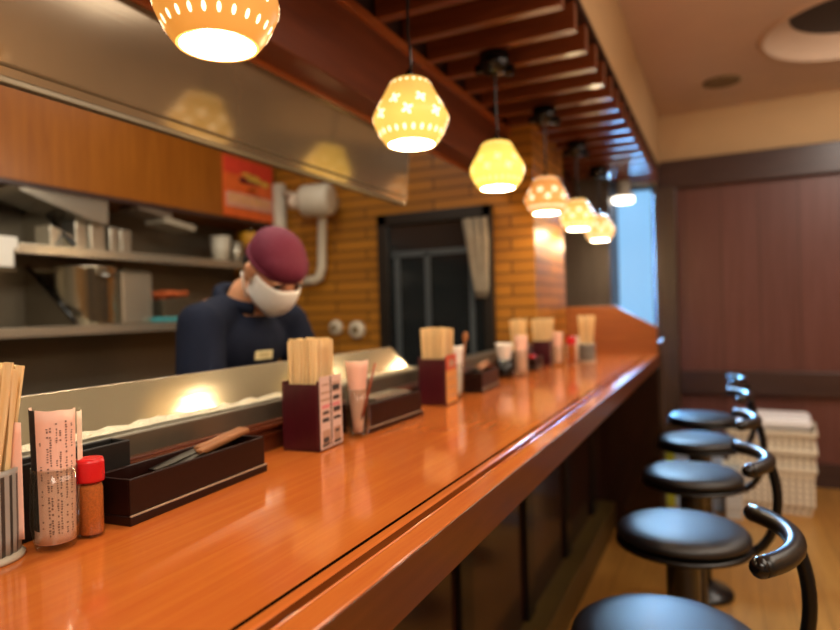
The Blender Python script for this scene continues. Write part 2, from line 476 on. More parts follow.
# dark framed door on the tiled wall
d = mb()
x0, x1, zt = -1.70, -1.04, 1.80
d.box((x0+.03, 3.035, zt/2), (.06, .05, zt)); d.box((x1-.025, 3.035, zt/2), (.05, .05, zt)); d.box(((x0+x1)/2, 3.035, zt-.03), (x1-x0, .05, .06))
door = struct(d.build('door_1', M['doorframe'], bevel=.004))
mb().box(((x0+x1)/2, 3.043, (zt-.06)/2), (x1-x0-.11, .012, zt-.06)).build('door_glass', M['doorglass'], door)
d = mb()
for xx, ww in ((-1.59, .03), (-1.41, .03), (-1.16, .025)): d.box((xx, 3.034, .83), (ww, .012, 1.5))
d.box((-1.37, 3.034, 1.58), (.5, .012, .03))
d.build('door_mullion', M['mull'], door)
# pale cloth hung at the door
b = mb(); n = 10
rows = [(1.735, -1.19, -1.06), (1.62, -1.175, -1.055), (1.5, -1.155, -1.055), (1.38, -1.13, -1.055), (1.33, -1.12, -1.065)]
grid = [[b.bm.verts.new((xa+(xb-xa)*i/n, 3.0+.010*math.sin(i*1.9+k), z)) for i in range(n+1)] for k, (z, xa, xb) in enumerate(rows)]
for k in range(len(rows)-1):
    for i in range(n):
        f = b.face([grid[k][i], grid[k+1][i], grid[k+1][i+1], grid[k][i+1]]); f.smooth = True
o = b.build('hanging_cloth', mat('grey_cloth', '#9a9080', .85, var=.25, vscale=15))
md = o.modifiers.new('s', 'SOLIDIFY'); md.thickness = .006
tag(o, 'greyish cloth hanging at the upper right corner of the dark door', 'cloth')

# ------------------------------------------------------------------ counter
CY0, CY1 = -1.2, 3.70
ct = thing('bar_counter', 'long glossy orange brown wooden bar counter with moulded front edge', 'bar counter', (0, 0, 0))
b = mb(); b.box(((-.82-.3895)/2, (CY0+CY1)/2, .985), (.4305, CY1-CY0, .03))
b.build('countertop', M['counter'], ct)
# nosing profile: gap with its shade painted as a strip, ridge, dipped channel, flat lip, deep front face
pr = [(-.3835, 1.0), (-.374, 1.0), (-.371, .9985), (-.368, .9945), (-.362, .993), (-.357, .9955), (-.354, .9995), (-.350, 1.0005), (-.3215, 1.0), (-.3200, .9985), (-.320, .94), (-.324, .936), (-.40, .936), (-.40, .96), (-.3835, .96)]
b = mb(); b.prism(pr, 'Y', CY0, CY1); b.build('front_edge', M['counter'], ct)
b = mb(); b.box((-.3868, (CY0+CY1)/2, .9845), (.0068, CY1-CY0, .030)); b.build('gap_shade_strip', M['gap_shade'], ct)  # almost flush black strip painting the shade of the groove
b = mb(); b.prism([(-.3705, .9982), (-.3675, .9950), (-.362, .9935), (-.357, .9960), (-.3550, .9985), (-.362, .996)], 'Y', CY0, CY1)
b.build('channel', M['channel'], ct)
b = mb(); b.tube([(-.3545, CY0, .9992), (-.3545, CY1, .9992)], .0016, 8); b.build('edge_bead', M['counter'], ct)
b = mb(); b.box((-.3190, (CY0+CY1)/2, .968), (.002, CY1-CY0, .060)); b.build('front_face', M['face'], ct)
# base front with stiles, kitchen side back
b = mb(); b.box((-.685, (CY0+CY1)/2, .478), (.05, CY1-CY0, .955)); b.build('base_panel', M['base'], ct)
yy = .35
while yy < 3.7:
    mb().box((-.652, yy, .55), (.016, .09, .80)).build('stile', M['black'], ct, bevel=.003); yy += .62
mb().box((-.62, (CY0+CY1)/2, .075), (.09, CY1-CY0, .15)).build('foot_ledge', M['ledge'], ct, bevel=.004)
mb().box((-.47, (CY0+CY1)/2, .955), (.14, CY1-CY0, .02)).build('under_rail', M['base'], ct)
# riser behind the items
rs = thing('counter_ledge', 'dark wooden raised ledge with steel cap along the back of the counter', 'counter ledge', (0, 0, 0))
b = mb(); b.box((-.846, (CY0+3.04)/2, .53), (.05, 3.04-CY0, 1.055)); b.build('ledge_board', M['riser'], rs, bevel=.002)
b = mb(); b.box((-.8195, (CY0+3.04)/2, 1.034), (.011, 3.04-CY0, .006)); b.box((-.8175, (CY0+3.04)/2, 1.05), (.015, 3.04-CY0, .005)); b.build('ledge_moulding', M['riser'], rs)
b = mb(); b.box((-.87, (CY0+3.04)/2, 1.074), (.075, 3.04-CY0, .038)); b.build('ledge_cap', M['steeldark'], rs, bevel=.003)
# counter end panel
ep = thing('end_board', 'brown wooden board with sloping top corner closing the far end of the counter', 'end board', (0, 0, 0))
b = mb(); b.prism([(-.86, .92), (-.33, .92), (-.33, 1.145), (-.552, 1.268), (-.86, 1.268)], 'Y', 3.705, 3.74)
b.build('upper_board', M['endpanel'], ep, bevel=.004)
b = mb(); b.box((-.595, 3.7225, .46), (.53, .034, .92)); b.build('lower_board', M['base'], ep, bevel=.003)
b = mb(); b.box((-.318, 3.745, .53), (.024, .05, 1.06)); b.build('end_post', M['pil'], ep, bevel=.003)
b = mb(); b.lathe([(.004, 0), (.004, .012), (.013, .015), (.015, .02), (.012, .026), (.004, .028)], seg=16)
o = b.build('hook_knob', M['chrome'], ep); o.location = (-.329, 3.722, 1.065); o.rotation_euler = (0, PI/2, 0)

# stainless divider (sloped splash plate) on the riser
dv = thing('divider', 'sloped stainless steel splash divider along the kitchen side of the counter', 'divider', (0, 0, 1.093))
b = mb(); b.prism([(-.868, .0), (-.872, 0), (-.934, .065), (-.931, .067)], 'Y', -1.2, 1.72); b.build('splash_plate', M['plate'], dv)
b = mb(); b.tube([(-.933, -1.2, .066), (-.933, 1.72, .066)], .0025, 8); b.build('top_rim', M['steel'], dv)
b = mb(); n = 150
ra, rb = [], []
for i in range(n+1):
    yy = -1.2 + 2.92*i/n
    ra.append(b.bm.verts.new((-.848+random.uniform(-.003, .003), yy, .0025+random.uniform(0, .001))))
    rb.append(b.bm.verts.new((-.869, yy, .006+random.uniform(0, .006))))
for i in range(n): b.face([ra[i], ra[i+1], rb[i+1], rb[i]])
b.build('wet_lip', M['film'], dv)

# kitchen worktop behind the divider
wt = thing('kitchen_worktop', 'stainless steel worktop behind the counter divider', 'worktop', (-1.0, 0, 0))
mb().box((0, .8, .90), (.24, 4.0, .03)).build('top', M['steel'], wt, bevel=.003)
mb().box((.06, .8, .44), (.12, 4.0, .88)).build('cabinet_body', M['steeldark'], wt)

# ------------------------------------------------------------------ hood apron
def hx(z): return -1.078 + (z-1.675)*.126
HB, HT, HE = 1.675, 1.905, 2.13
ap = thing('hood_apron', 'brown tinted stainless exhaust hood apron hanging over the kitchen side, reflecting the lamps', 'range hood', (0, 0, 0))
b = mb(); b.prism([(hx(HB), HB), (hx(HT), HT), (hx(HT)-.004, HT), (hx(HB)-.004, HB)], 'Y', -1.4, HE); b.build('apron_sheet', M['hood'], ap)
b = mb(); b.prism([(hx(HB)+.004, HB-.004), (hx(HB)+.004, HB+.010), (hx(HB)-.012, HB+.008), (hx(HB)-.012, HB-.004)], 'Y', -1.4, HE); b.build('bottom_rim', M['steeldark'], ap, bevel=.003)
b = mb(); b.prism([(hx(HB)+.006, HB+.026), (hx(HB)+.008, HB+.030), (hx(HB)-.002, HB+.034), (hx(HB)-.002, HB+.022)], 'Y', -1.4, HE); b.build('fold_line', M['steeldark'], ap)
b = mb(); b.prism([(hx(HB), HB), (hx(HT), HT), (hx(HT)-.012, HT), (hx(HB)-.012, HB)], 'Y', HE, HE+.006); b.build('end_strip', M['steel'], ap)

# ------------------------------------------------------------------ lamps
def shade_mesh(k, col, glow, white, hot, petals=True):
    """ceramic shade: outside glow, inside hot, cut-out pattern as inlaid openings"""
    prof = [(.0490, 0), (.0545, .006), (.0635, .019), (.0715, .034), (.0740, .041), (.0750, .047), (.0746, .053), (.0730, .058), (.0698, .063), (.0610, .079), (.0515, .096), (.0430, .111), (.0385, .118), (.033, .121), (.012, .122)]
    prof = [(r, z*1.05) for r, z in prof]
    body_ = prof[:-3]; fine = []
    for q in range(len(body_)-1):
        p0, p1, p2, p3 = body_[max(q-1, 0)], body_[q], body_[q+1], body_[min(q+2, len(body_)-1)]
        for w in (0, .25, .5, .75):
            fine.append(tuple(.5*(2*p1[e] + (p2[e]-p0[e])*w + (2*p0[e]-5*p1[e]+4*p2[e]-p3[e])*w*w + (3*p1[e]-p0[e]-3*p2[e]+p3[e])*w**3) for e in (0, 1)))
    prof = fine + prof[-3:]
    b = mb(); seg = 64
    rings = [[b.bm.verts.new((r*math.cos(2*PI*i/seg), r*math.sin(2*PI*i/seg), z)) for i in range(seg)] for r, z in prof]
    inn = [[b.bm.verts.new(((r-.004)*math.cos(2*PI*i/seg), (r-.004)*math.sin(2*PI*i/seg), z + (0.001 if kk else 0))) for i in range(seg)] for kk, (r, z) in enumerate(prof[:-2])]
    def strip(A, flip, mi):
        for a, c in zip(A[:-1], A[1:]):
            for i in range(seg):
                j = (i+1) % seg
                b.mi = mi
                f = b.face([a[i], a[j], c[j], c[i]]); f.smooth = True
    strip(rings, 0, 0); strip(inn, 1, 1)
    b.mi = 0
    for i in range(seg):
        j = (i+1) % seg
        b.face([rings[0][i], rings[0][j], inn[0][j], inn[0][i]])
    b.face(rings[-1]); b.mi = 1; b.face(inn[-1])
    # interpolate profile by height
    def rad(z):
        for (r0, z0), (r1, z1) in zip(prof[:-1], prof[1:]):
            if z0 <= z <= z1 and z1 > z0: return r0 + (r1-r0)*(z-z0)/(z1-z0)
        return prof[-1][0]
    def hole(a, z, rx, rz_, tilt=0, n=10):
        vs = []
        for i in range(n):
            t = 2*PI*i/n
            u, v = rx*math.cos(t), rz_*math.sin(t)
            u, v = u*math.cos(tilt)-v*math.sin(tilt), u*math.sin(tilt)+v*math.cos(tilt)
            zz = z + v; r = rad(zz) + .0007; aa = a + u/max(r, .01)
            vs.append(b.bm.verts.new((r*math.cos(aa), r*math.sin(aa), zz)))
        b.mi = 2; b.face(vs)
    for i in range(24): hole(2*PI*i/24, .0195, .0026, .0052)
    for i in range(20): hole(2*PI*i/20, .1180, .0019, .0028)
    if petals:
        for row, (z, nn, off) in enumerate(((.050, 8, .0), (.076, 8, .5))):
            for i in range(nn):
                a = 2*PI*(i+off)/nn + k*.37
                hole(a, z, .0016, .0016, n=6)
                for p in range(4):
                    t = p*PI/2 + .5
                    hole(a + .0068*math.cos(t)/rad(z), z + .0068*math.sin(t), .0048, .0026, t)
    return b

LX, LZ, LY, LS = -.704, 1.694, .758, .682
LSC = 1.275
def glowmat(name, col, es, top=.6):
    """translucent shade: brighter near the bulb, dimmer to the rims"""
    m, N, L, b = base(name)
    b.inputs['Base Color'].default_value = lin('#c9a06a'); b.inputs['Roughness'].default_value = .35
    tc = N.new('ShaderNodeTexCoord'); sp = N.new('ShaderNodeSeparateXYZ'); L.new(tc.outputs['Object'], sp.inputs['Vector'])
    cr = N.new('ShaderNodeMapRange'); cr.interpolation_type = 'SMOOTHSTEP'
    cr.inputs['From Min'].default_value = .13; cr.inputs['From Max'].default_value = .05
    cr.inputs['To Min'].default_value = top*es; cr.inputs['To Max'].default_value = es
    L.new(sp.outputs['Z'], cr.inputs['Value'])
    nz = N.new('ShaderNodeTexNoise'); nz.inputs['Scale'].default_value = 18; L.new(tc.outputs['Object'], nz.inputs['Vector'])
    mu = N.new('ShaderNodeMath'); mu.operation = 'MULTIPLY_ADD'; mu.inputs[1].default_value = .5*es; 
    L.new(nz.outputs['Fac'], mu.inputs[0]); L.new(cr.outputs['Result'], mu.inputs[2])
    L.new(mu.outputs[0], b.inputs['Emission Strength'])
    b.inputs['Emission Color'].default_value = lin(col)
    return m
M['lampin'] = emis('lamp_inside', '#fff2d0', 6)
M['cut'] = emis('lamp_cutout', '#fff3d6', 2.2)
M['bulb'] = emis('bulb_glow', '#fff6e0', 14)
lampinfo = [('#e89638', .66, 'ceramic pendant lamp nearest the camera, cut by the top edge of the photo', True),
            ('#f6bd54', 1.0, 'golden flower-pierced ceramic pendant lamp, second from the camera, beside the hood end', True),
            ('#ffd25a', 1.25, 'brightest pale yellow pendant lamp, third from the camera, no flowers readable', False),
            ('#f09a4a', .8, 'orange ceramic pendant lamp with large white flowers, fourth from the camera', True),
            ('#f5bf60', 1.0, 'fifth pendant lamp from the camera, just left of the farthest one', True),
            ('#f3b868', 1.0, 'farthest ceramic pendant lamp of the row above the counter', True)]
for k, (col, es, lab, pet) in enumerate(lampinfo):
    yk = LY + LS*k
    L_ = thing('pendant_lamp', lab, 'pendant lamp', (LX, yk, LZ), 0, 'pendant lamps above the counter')
    L_.scale = (LSC,)*3
    cut = emis('lamp_cutout_%d' % k, '#fff0cc', 2.2)
    shade_mesh(k, col, es, None, None, True).build('lamp_shade', [glowmat('lamp_glow_%d' % k, col, es), M['lampin'], cut if pet else emis('lamp_cut_pale', '#ffe08a', 1.6)], L_)
    b = mb(); b.ell((0, 0, .040), (.030, .030, .034)); b.lathe([(.013, .068), (.013, .1)], seg=16); b.build('bulb', M['bulb'], L_)
    b = mb()
    pts = [(0, 0, .127), (.002*math.sin(k), .003, .16), (.004*(1 if k == 1 else .2), -.004 if k == 1 else 0, .19), (-.004 if k == 1 else 0, .004 if k == 1 else 0, .225), (0, 0, .31), (0, 0, .362)]
    b.tube(pts, .0032, 8); b.build('cord', M['black'], L_)
    b = mb(); b.lathe([(.009, .127), (.009, .142), (.004, .150)], seg=14); b.build('cord_grip', M['black'], L_)
    b = mb(); b.lathe([(.012, .312), (.030, .318), (.042, .334), (.042, .370)], seg=20)
    b.box((.035, .02, .328), (.03, .026, .022)); b.box((-.035, -.015, .331), (.03, .02, .02)); b.tube([(.045, .02, .321), (.05, .0, .304), (.035, -.012, .302)], .004, 8)
    b.build('ceiling_mount', M['black'], L_)
    ld = bpy.data.lights.new('lamp_light', 'POINT'); ld.energy = 3.6; ld.color = (1, .70, .38); ld.shadow_soft_size = .035
    lo = bpy.data.objects.new('lamp_light', ld); COL.objects.link(lo); lo.location = (LX, yk, LZ - .015)
# drum downlight
dl = thing('ceiling_downlight', 'bright white round downlight under the far end of the slats', 'ceiling light', (-.63, 4.75, 2.02))
b = mb(); b.lathe([(.05, -.010), (.070, -.006), (.075, .004), (.075, .028)], seg=28); b.build('diffuser', M['down'], dl)
b = mb(); b.lathe([(.077, .028), (.077, .05), (.05, .055), (.05, .15)], seg=28); b.build('housing', M['whitepl'], dl)

# ceiling recess and vent
rc = thing('ceiling_recess', 'large round recess in the ceiling with dark centre', 'ceiling recess', (RC[0], RC[1], HC))
b = mb(); b.lathe([(.50, 0), (.49, -.012), (.468, -.014), (.462, .004), (.40, .07), (.345, .10)], seg=48, cap0=False, cap1=False); b.build('recess_ring', M['ceil'], rc)
b = mb(); b.lathe([(.347, .094), (.33, .092), (.01, .092)], seg=48, cap0=False); b.build('grille', M['ventdark'], rc)
vt = thing('ceiling_vent', 'small tan round ceiling vent near the far wall', 'vent', (.028, 4.42, HC))
b = mb(); b.lathe([(.11, -.001), (.112, -.008), (.095, -.014)], seg=32, cap0=False, cap1=False); b.build('rim', M['vent'], vt)
b = mb(); b.lathe([(.095, -.012), (.01, -.010)], seg=32, cap0=False); b.build('grille', M['vent'], vt)

# ------------------------------------------------------------------ bar stools
def stool():
    t = thing('bar_stool', '', 'bar stool', (0, 0, 0))
    b = mb(); b.lathe([(.150, .652), (.162, .656), (.166, .665), (.162, .675), (.150, .683), (.120, .6885), (.07, .691), (.02, .692)], seg=48); b.build('cushion', M['leather'], t)
    b = mb(); b.lathe([(.03, .634), (.16, .634), (.169, .638), (.169, .644), (.160, .648), (.150, .652)], seg=48); b.build('seat_plate', M['blackmetal'], t)
    b = mb(); b.lathe([(.042, .05), (.042, .615), (.055, .634)], seg=24); b.build('post', M['black'], t)
    b = mb(); b.lathe([(.13, 0), (.13, .012), (.12, .024), (.07, .04), (.048, .055)], seg=36); b.build('base_disc', M['blackmetal'], t)
    r = .193; za = .872; ox = .012
    arc = [(ox + r*math.cos(math.radians(a)), r*math.sin(math.radians(a)), za) for a in range(-45, 46, 5)]
    b = mb(); b.tube(arc, .0165, 16); bk = b.build('backrest', M['padtube'], t)
    for e in (arc[0], arc[-1]): mb().ell(e, .0165, seg=12, rings=8).build('end_cap', M['black'], bk)
    pts = []
    ctl = [Vector((.13, 0, .626)), Vector((.200, 0, .622)), Vector((.232, 0, .70)), Vector((.236, 0, .80)), Vector((.205, 0, .868))]
    def bez(t):
        q = ctl[:]
        while len(q) > 1: q = [q[i].lerp(q[i+1], t) for i in range(len(q)-1)]
        return q[0]
    b = mb(); b.tube([bez(i/16) for i in range(17)], .0115, 12); b.build('support_tube', M['blackmetal'], t)
    return t
st = stool()
slabs = ['round black leather bar stool nearest the camera, cut by the bottom edge', 'second black bar stool from the camera, large cushion whole in view',
         'third black bar stool from the camera, middle of the row', 'fourth black bar stool from the camera, second from the far end', 'farthest black bar stool, beside the end of the counter']
SX, SY, SP = -.1096, 1.1817, .6054
for i in range(5):
    s_ = st if i == 0 else copy_tree(st)
    s_.location = (SX, SY + SP*i, 0)
    s_.rotation_euler = (0, 0, (.0, .07, .03, .12, .05)[i])
    if i == 0: s_.location = (SX+.004, SY+.016, 0)
    s_['label'] = slabs[i]; s_['group'] = 'bar stools along the counter'

# ------------------------------------------------------------------ chopsticks
def stick_mesh():
    b = mb()
    for sx in (-1, 1): b.box((sx*.00225, 0, .103), (.0043, .0046, .206), taper=1)
    for v in b.bm.verts:
        if v.co.z < .01: v.co.x *= .62; v.co.y *= .75
    b.box((0, 0, .19), (.001, .0036, .03))
    return b
def bundle(cx, cy, z0, rot, spots, label, group, zj=.004):
    proto = None
    for (dx, dy, tx, ty, rz) in spots:
        if proto is None:
            o = stick_mesh().build('chopstick', M['chop']); proto = o
        else:
            o = proto.copy(); COL.objects.link(o)
        p = Vector((dx, dy, 0)); p.rotate(Euler((0, 0, rot)))
        o.location = (cx + p.x, cy + p.y, z0 + random.uniform(0, zj))
        e = Euler((tx, ty, rot + rz)); o.rotation_euler = e
        tag(o, label, 'chopstick', group)

def chop_box(cx, cy, rot, label, glabel, ggroup, card, w=.083, l=.095, h=.138, nx=7, ny=8, fan=0):
    t = thing('chopstick_box', label, 'chopstick box', (cx, cy, 1.0), rot, 'maroon chopstick boxes')
    th = .005
    b = mb()
    b.box((0, 0, .004), (w, l, .008))
    b.box((-w/2+th/2, 0, h/2), (th, l, h)); b.box((w/2-th/2, 0, h/2), (th, l, h))
    b.box((0, -l/2+th/2, h/2-.003), (w-2*th, th, h-.006)); b.box((0, l/2-th/2, h/2-.003), (w-2*th, th, h-.006))
    b.build('box_body', M['maroon'], t, bevel=.0015)
    if card == 'grid':
        b = mb(); X = w/2 + .0012
        def q(y0, y1, z0, z1, mi, e=0): b.mi = mi; b.box((X+e, (y0+y1)/2, (z0+z1)/2), (.0012, y1-y0, z1-z0))
        q(-l/2+.003, l/2-.003, .004, h+.008, 0)
        q(-.0035, .001, .006, h+.006, 1, .0004)
        for y0, y1 in ((-.042, -.006), (.004, .040)):
            for z0, z1, mi in ((.012, .040, 3), (.008, .014, 1), (.043, .055, 0), (.056, .060, 1), (.070, .078, 3), (.083, .090, 2), (.098, .102, 3), (.112, .116, 3), (.128, .131, 3)):
                q(y0+random.uniform(0, .006), y1-random.uniform(0, .006), z0, z1, mi, .0007)
        for (y0, y1, z0, z1, mi) in ((.006, .034, .115, .126, 1), (.008, .032, .096, .104, 1), (.008, .036, .072, .081, 1), (-.036, -.012, .058, .064, 1), (.010, .034, .057, .062, 1), (-.036, -.014, .016, .026, 1), (.012, .03, .03, .035, 1), (-.034, -.012, .072, .077, 1)):
            q(y0, y1, z0, z1, mi, .0011)
        b.build('menu_card', [M['menu'], M['menudark'], M['menupink'], M['menubrown']], t)
    elif card == 'orange':
        b = mb(); X = w/2 + .0012
        b.box((X, 0, .052), (.0014, l-.006, .096))
        b.mi = 1; b.box((X+.0002, -.002, .121), (.0014, l-.012, .044))
        b.mi = 2; b.box((X+.0012, .0, .118), (.0006, l-.05, .02)); b.box((X+.0012, .0, .075), (.0006, l-.03, .003)); b.box((X+.0012, 0, .05), (.0006, l-.03, .003)); b.box((X+.0012, 0, .025), (.0006, l-.03, .003))
        b.build('menu_card', [M['orange'], M['redcard'], M['menubrown']], t)
    sp = []
    for i in range(nx):
        for j in range(ny):
            dx = (i-(nx-1)/2)*(w-.020)/(nx-1)*.93 + random.uniform(-.0008, .0008)
            dy = (j-(ny-1)/2)*(l-.020)/(ny-1)*.93 + random.uniform(-.0008, .0008)
            sp.append((dx*.93, dy*.93, -dy*(.28+fan) + random.uniform(-.012, .012), dx*(.28+fan) + random.uniform(-.012, .012), random.uniform(-.25, .25)))
    bundle(cx, cy, 1.0095, rot, sp, glabel, ggroup, .006)
    return t
chop_box(-.757, 1.055, math.radians(5), 'maroon chopstick box nearest the camera with a printed menu card on its side',
         'pale wooden chopstick standing in the maroon box with the printed menu card', 'chopsticks in the menu card box', 'grid')
chop_box(-.7515, 1.668, math.radians(3), 'maroon chopstick box with an orange card on its side, second box from the camera',
         'pale wooden chopstick standing in the maroon box with the orange card', 'chopsticks in the orange card box', 'orange', nx=6, ny=7, fan=.5)
chop_box(-.768, 2.93, math.radians(3), 'farthest maroon chopstick box, between two pink papers near the far end',
         'pale wooden chopstick fanned out in the farthest maroon box', 'chopsticks in the farthest maroon box', None, h=.12, nx=5, ny=5, fan=1.6)

def chop_cup(cx, cy, label, glabel, ggroup, n, r=.040, h=.104, seed=3, lean=0):
    random.seed(seed)
    t = thing('chopstick_cup', label, 'cup', (cx, cy, 1.0), 0, 'striped chopstick cups')
    seg = 96
    b = mb()
    b.lathe([(r*.98, .006), (r*1.0, .03), (r*1.02, h-.006), (r*1.02, h), (r*.92, h), (r*.90, .01), (.004, .008)], seg=seg, fn=lambda rr, a, k: rr*(1+(.012*math.cos(24*a) if k < 3 else 0)), mfn=lambda i, k: 1 if (k < 2 and i % 4 in (0, 1)) else 0, cap1=True)
    b.build('cup_body', [M['cuplight'], M['cupdark']], t)
    b = mb(); b.lathe([(r*.95, 0), (r*1.08, .001), (r*1.10, .004), (r*1.02, .008), (r*.96, .009)], seg=48); b.build('foot_ring', M['cuprim'], t)
    sp = []
    k = 0
    while len(sp) < n:
        a = k*2.39996; q = math.sqrt((k+.5)/n)*r*.84; k += 1
        dx, dy = q*math.cos(a), q*math.sin(a)
        sp.append((dx*.80-.06*lean, dy*.80-.03*lean, -dy*2.3-.43*lean+random.uniform(-.02, .02), dx*2.3+.9*lean+random.uniform(-.02, .02), random.uniform(-.6, .6)))
    bundle(cx, cy, 1.011, 0, sp, glabel, ggroup, .012)
chop_cup(-.765, .421, 'grey striped chopstick cup at the left edge of the photo', 'pale wooden chopstick fanned out in the striped cup at the left edge', 'chopsticks in the left striped cup', 40, lean=.06)
chop_cup(-.600, 3.11, 'dark striped chopstick cup at the far end of the counter', 'pale wooden chopstick in the striped cup at the far end of the counter', 'chopsticks in the far striped cup', 20, h=.09, seed=5)
chop_cup(-.80+.012, 2.60, 'striped chopstick cup behind the pink paper, third chopstick holder from the camera', 'pale wooden chopstick in the cup behind the pink paper glass, third holder', 'chopsticks in the third holder', 18, r=.034, h=.09, seed=8)
random.seed(11)

# ------------------------------------------------------------------ glasses with papers
def glass(cx, cy, label, group='glasses holding papers', r=.0275, h=.097, bulge=1.0):
    t = thing('drinking_glass', label, 'glass', (cx, cy, 1.0), 0, group)
    o = [(r*.62, 0), (r*.78, .002), (r*.88, .012), (r*.98*bulge, .028), (r*1.0*bulge, .045), (r*.95, .07), (r*.90, h)]
    i = [(max(.002, rr-.0018), max(z, .007)) for rr, z in o[::-1]]
    prof = o + i[:-2] + [(r*.72, .0075), (.003, .0068)]
    b = mb(); b.lathe(prof, seg=40, cap0=True, cap1=True); b.build('glass_body', M['glass'], t)
    return t
def rolled(name, cx, cy, z0, z1, r0, r1, a0, a1, mats, label, cat, group=None, slant=0, strips=None, marks=0, rz=0):
    """curved sheet of paper: arc a0..a1 (deg) seen from above"""
    b = mb(); n = 26; m = 10
    A = [[None]*(m+1) for _ in range(n+1)]
    for i in range(n+1):
        a = math.radians(a0 + (a1-a0)*i/n)
        for j in range(m+1):
            f = j/m; r = r0 + (r1-r0)*f
            zt = z1 + slant*(i/n-.5)*2 + .0004*math.sin(i*.9)
            A[i][j] = b.bm.verts.new((r*math.cos(a), r*math.sin(a), z0 + (zt-z0)*f))
    for i in range(n):
        for j in range(m):
            b.mi = 1 if (strips and strips[0] <= (i+.5)/n <= strips[1] and j >= 1) else 0
            f = b.face([A[i][j], A[i+1][j], A[i+1][j+1], A[i][j+1]]); f.smooth = True
    if marks:
        cols = [(.37, .9), (.45, 2), (.485, 1.6), (.55, 2), (.59, 1.6), (.66, 2), (.74, 1.5)]
        for u, dens in cols:
            z = z1 - .012 - random.uniform(0, .015)
            while z > z0 + .012:
                hgt = random.uniform(.0009, .0022)
                if random.random() < (.78 if dens > 1 else .25):
                    f = (z-z0)/(z1-z0); r = r0 + (r1-r0)*f + .0004
                    a = math.radians(a0 + (a1-a0)*(u+random.uniform(-.003, .003))); w = random.uniform(.0006, .0011)
                    b.mi = 2
                    b.quad([(r*math.cos(a+s*w/r), r*math.sin(a+s*w/r), zz) for s, zz in ((-1, z-hgt), (1, z-hgt), (1, z), (-1, z))])
                z -= hgt + random.uniform(.0008, .0022)
    o = b.build(name, mats)
    o.location = (cx, cy, 1.0); o.rotation_euler = (0, 0, rz)
    md = o.modifiers.new('s', 'SOLIDIFY'); md.thickness = .0005; md.offset = -1
    return tag(o, label, cat, group)
def menu_dir(cx, cy): return math.degrees(math.atan2(-cy, -cx))
# A: sharp glass at the left
gx, gy = -.7245, .4835
glass(gx, gy, 'clear glass at the left beside the red capped shaker, holding a pink menu')
d0 = menu_dir(gx, gy)
rolled('menu_paper', gx, gy, .009, .166, .0215, .0243, d0-118, d0+112, [M['paper'], M['inkdark'], M['ink']], 'curled pink menu sheet with small print standing in the left glass', 'paper', 'pink menu papers', slant=-.002, strips=(.10, .30), marks=1)
rolled('order_slip', gx-.012, gy+.026, .03, .158, .016, .017, d0+40, d0+110, [M['paperin']], 'pale blank slip standing behind the pink menu in the left glass', 'paper')
rolled('paper_sheet', gx-.02, gy-.020, .02, .155, .02, .021, d0-120, d0-10, [M['paper']], 'plain pink sheet between the left chopsticks and the menu glass', 'paper')
# B
gx, gy = -.722, 1.172
glass(gx, gy, 'clear glass beside the menu card chopstick box, holding a flared pink paper', r=.028, h=.105)
rolled('menu_paper', gx, gy, .010, .166, .010, .026, d0-100, d0+100, [M['paper'], M['redcard'], M['ink']], 'pink paper cone flaring out of the glass beside the menu card box', 'paper', 'pink menu papers', marks=0)
b = mb(); b.tube([(0, 0, 0), (0, 0, .008)], [.0008, .0026], 8); b.mi = 1; b.tube([(0, 0, .008), (0, 0, .125)], .003, 8); o = b.build('pencil', [M['inkdark'], M['pencil']])
o.location = (gx+.019, gy-.017, 1.04); o.rotation_euler = Euler((-.16, .22, .0))
tag(o, 'brown pencil leaning in the glass beside the menu card box', 'pencil')
# C white paper glass with stick
gx, gy = -.752, 1.80
glass(gx, gy, 'clear glass with white paper beside the orange card chopstick box', r=.029, h=.105)
rolled('white_napkin', gx, gy, .010, .160, .018, .027, d0-110, d0+110, [M['white']], 'white paper standing in the glass beside the orange card box', 'napkin')
b = mb(); b.tube([(0, 0, 0), (0, 0, .15)], .0035, 8); b.ell((0, 0, .165), (.010, .004, .016)); o = b.build('wooden_spoon', M['handle'])
o.location = (gx+.012, gy+.018, 1.022); o.rotation_euler = Euler((-.02, .10, .2)); tag(o, 'brown wooden spoon leaning out of the white paper glass', 'spoon')
# D
gx, gy = -.735, 2.455
glass(gx, gy, 'clear glass with tall pink paper, third paper glass from the far end', r=.030, h=.10)
rolled('menu_paper', gx, gy, .010, .162, .022, .027, d0-110, d0+110, [M['paper'], M['redcard'], M['ink']], 'tall pink paper in the glass before the third chopstick holder', 'paper', 'pink menu papers')
# white cone napkin in black pot
bp_ = thing('black_pot', 'small black pot holding a flared white paper napkin', 'pot', (-.775, 2.36, 1.0))
b = mb(); b.lathe([(.030, 0), (.034, .01), (.034, .07), (.030, .07), (.028, .012), (.003, .01)], seg=28); b.build('pot_body', M['black'], bp_)
rolled('white_napkin', -.775, 2.36, .02, .135, .012, .036, 0, 358, [M['white']], 'white napkin cone in the small black pot', 'napkin')
# E
gx, gy = -.690, 2.89
glass(gx, gy, 'clear glass with pink paper beside the farthest maroon box', r=.026, h=.09)
rolled('menu_paper', gx, gy, .010, .155, .019, .023, d0-110, d0+110, [M['paper'], M['redcard'], M['ink']], 'pink paper in the glass beside the farthest maroon box', 'paper', 'pink menu papers')
# far white napkin holder
nh = thing('napkin_holder', 'pale napkin holder behind the far red capped shaker', 'napkin holder', (-.665, 3.12, 1.0))
b = mb(); b.box((0, 0, .045), (.07, .05, .09)); b.build('holder_body', M['paperin'], nh, bevel=.004)
b = mb(); b.box((0, 0, .105), (.055, .018, .04)); b.build('napkins', M['white'], nh, bevel=.006)

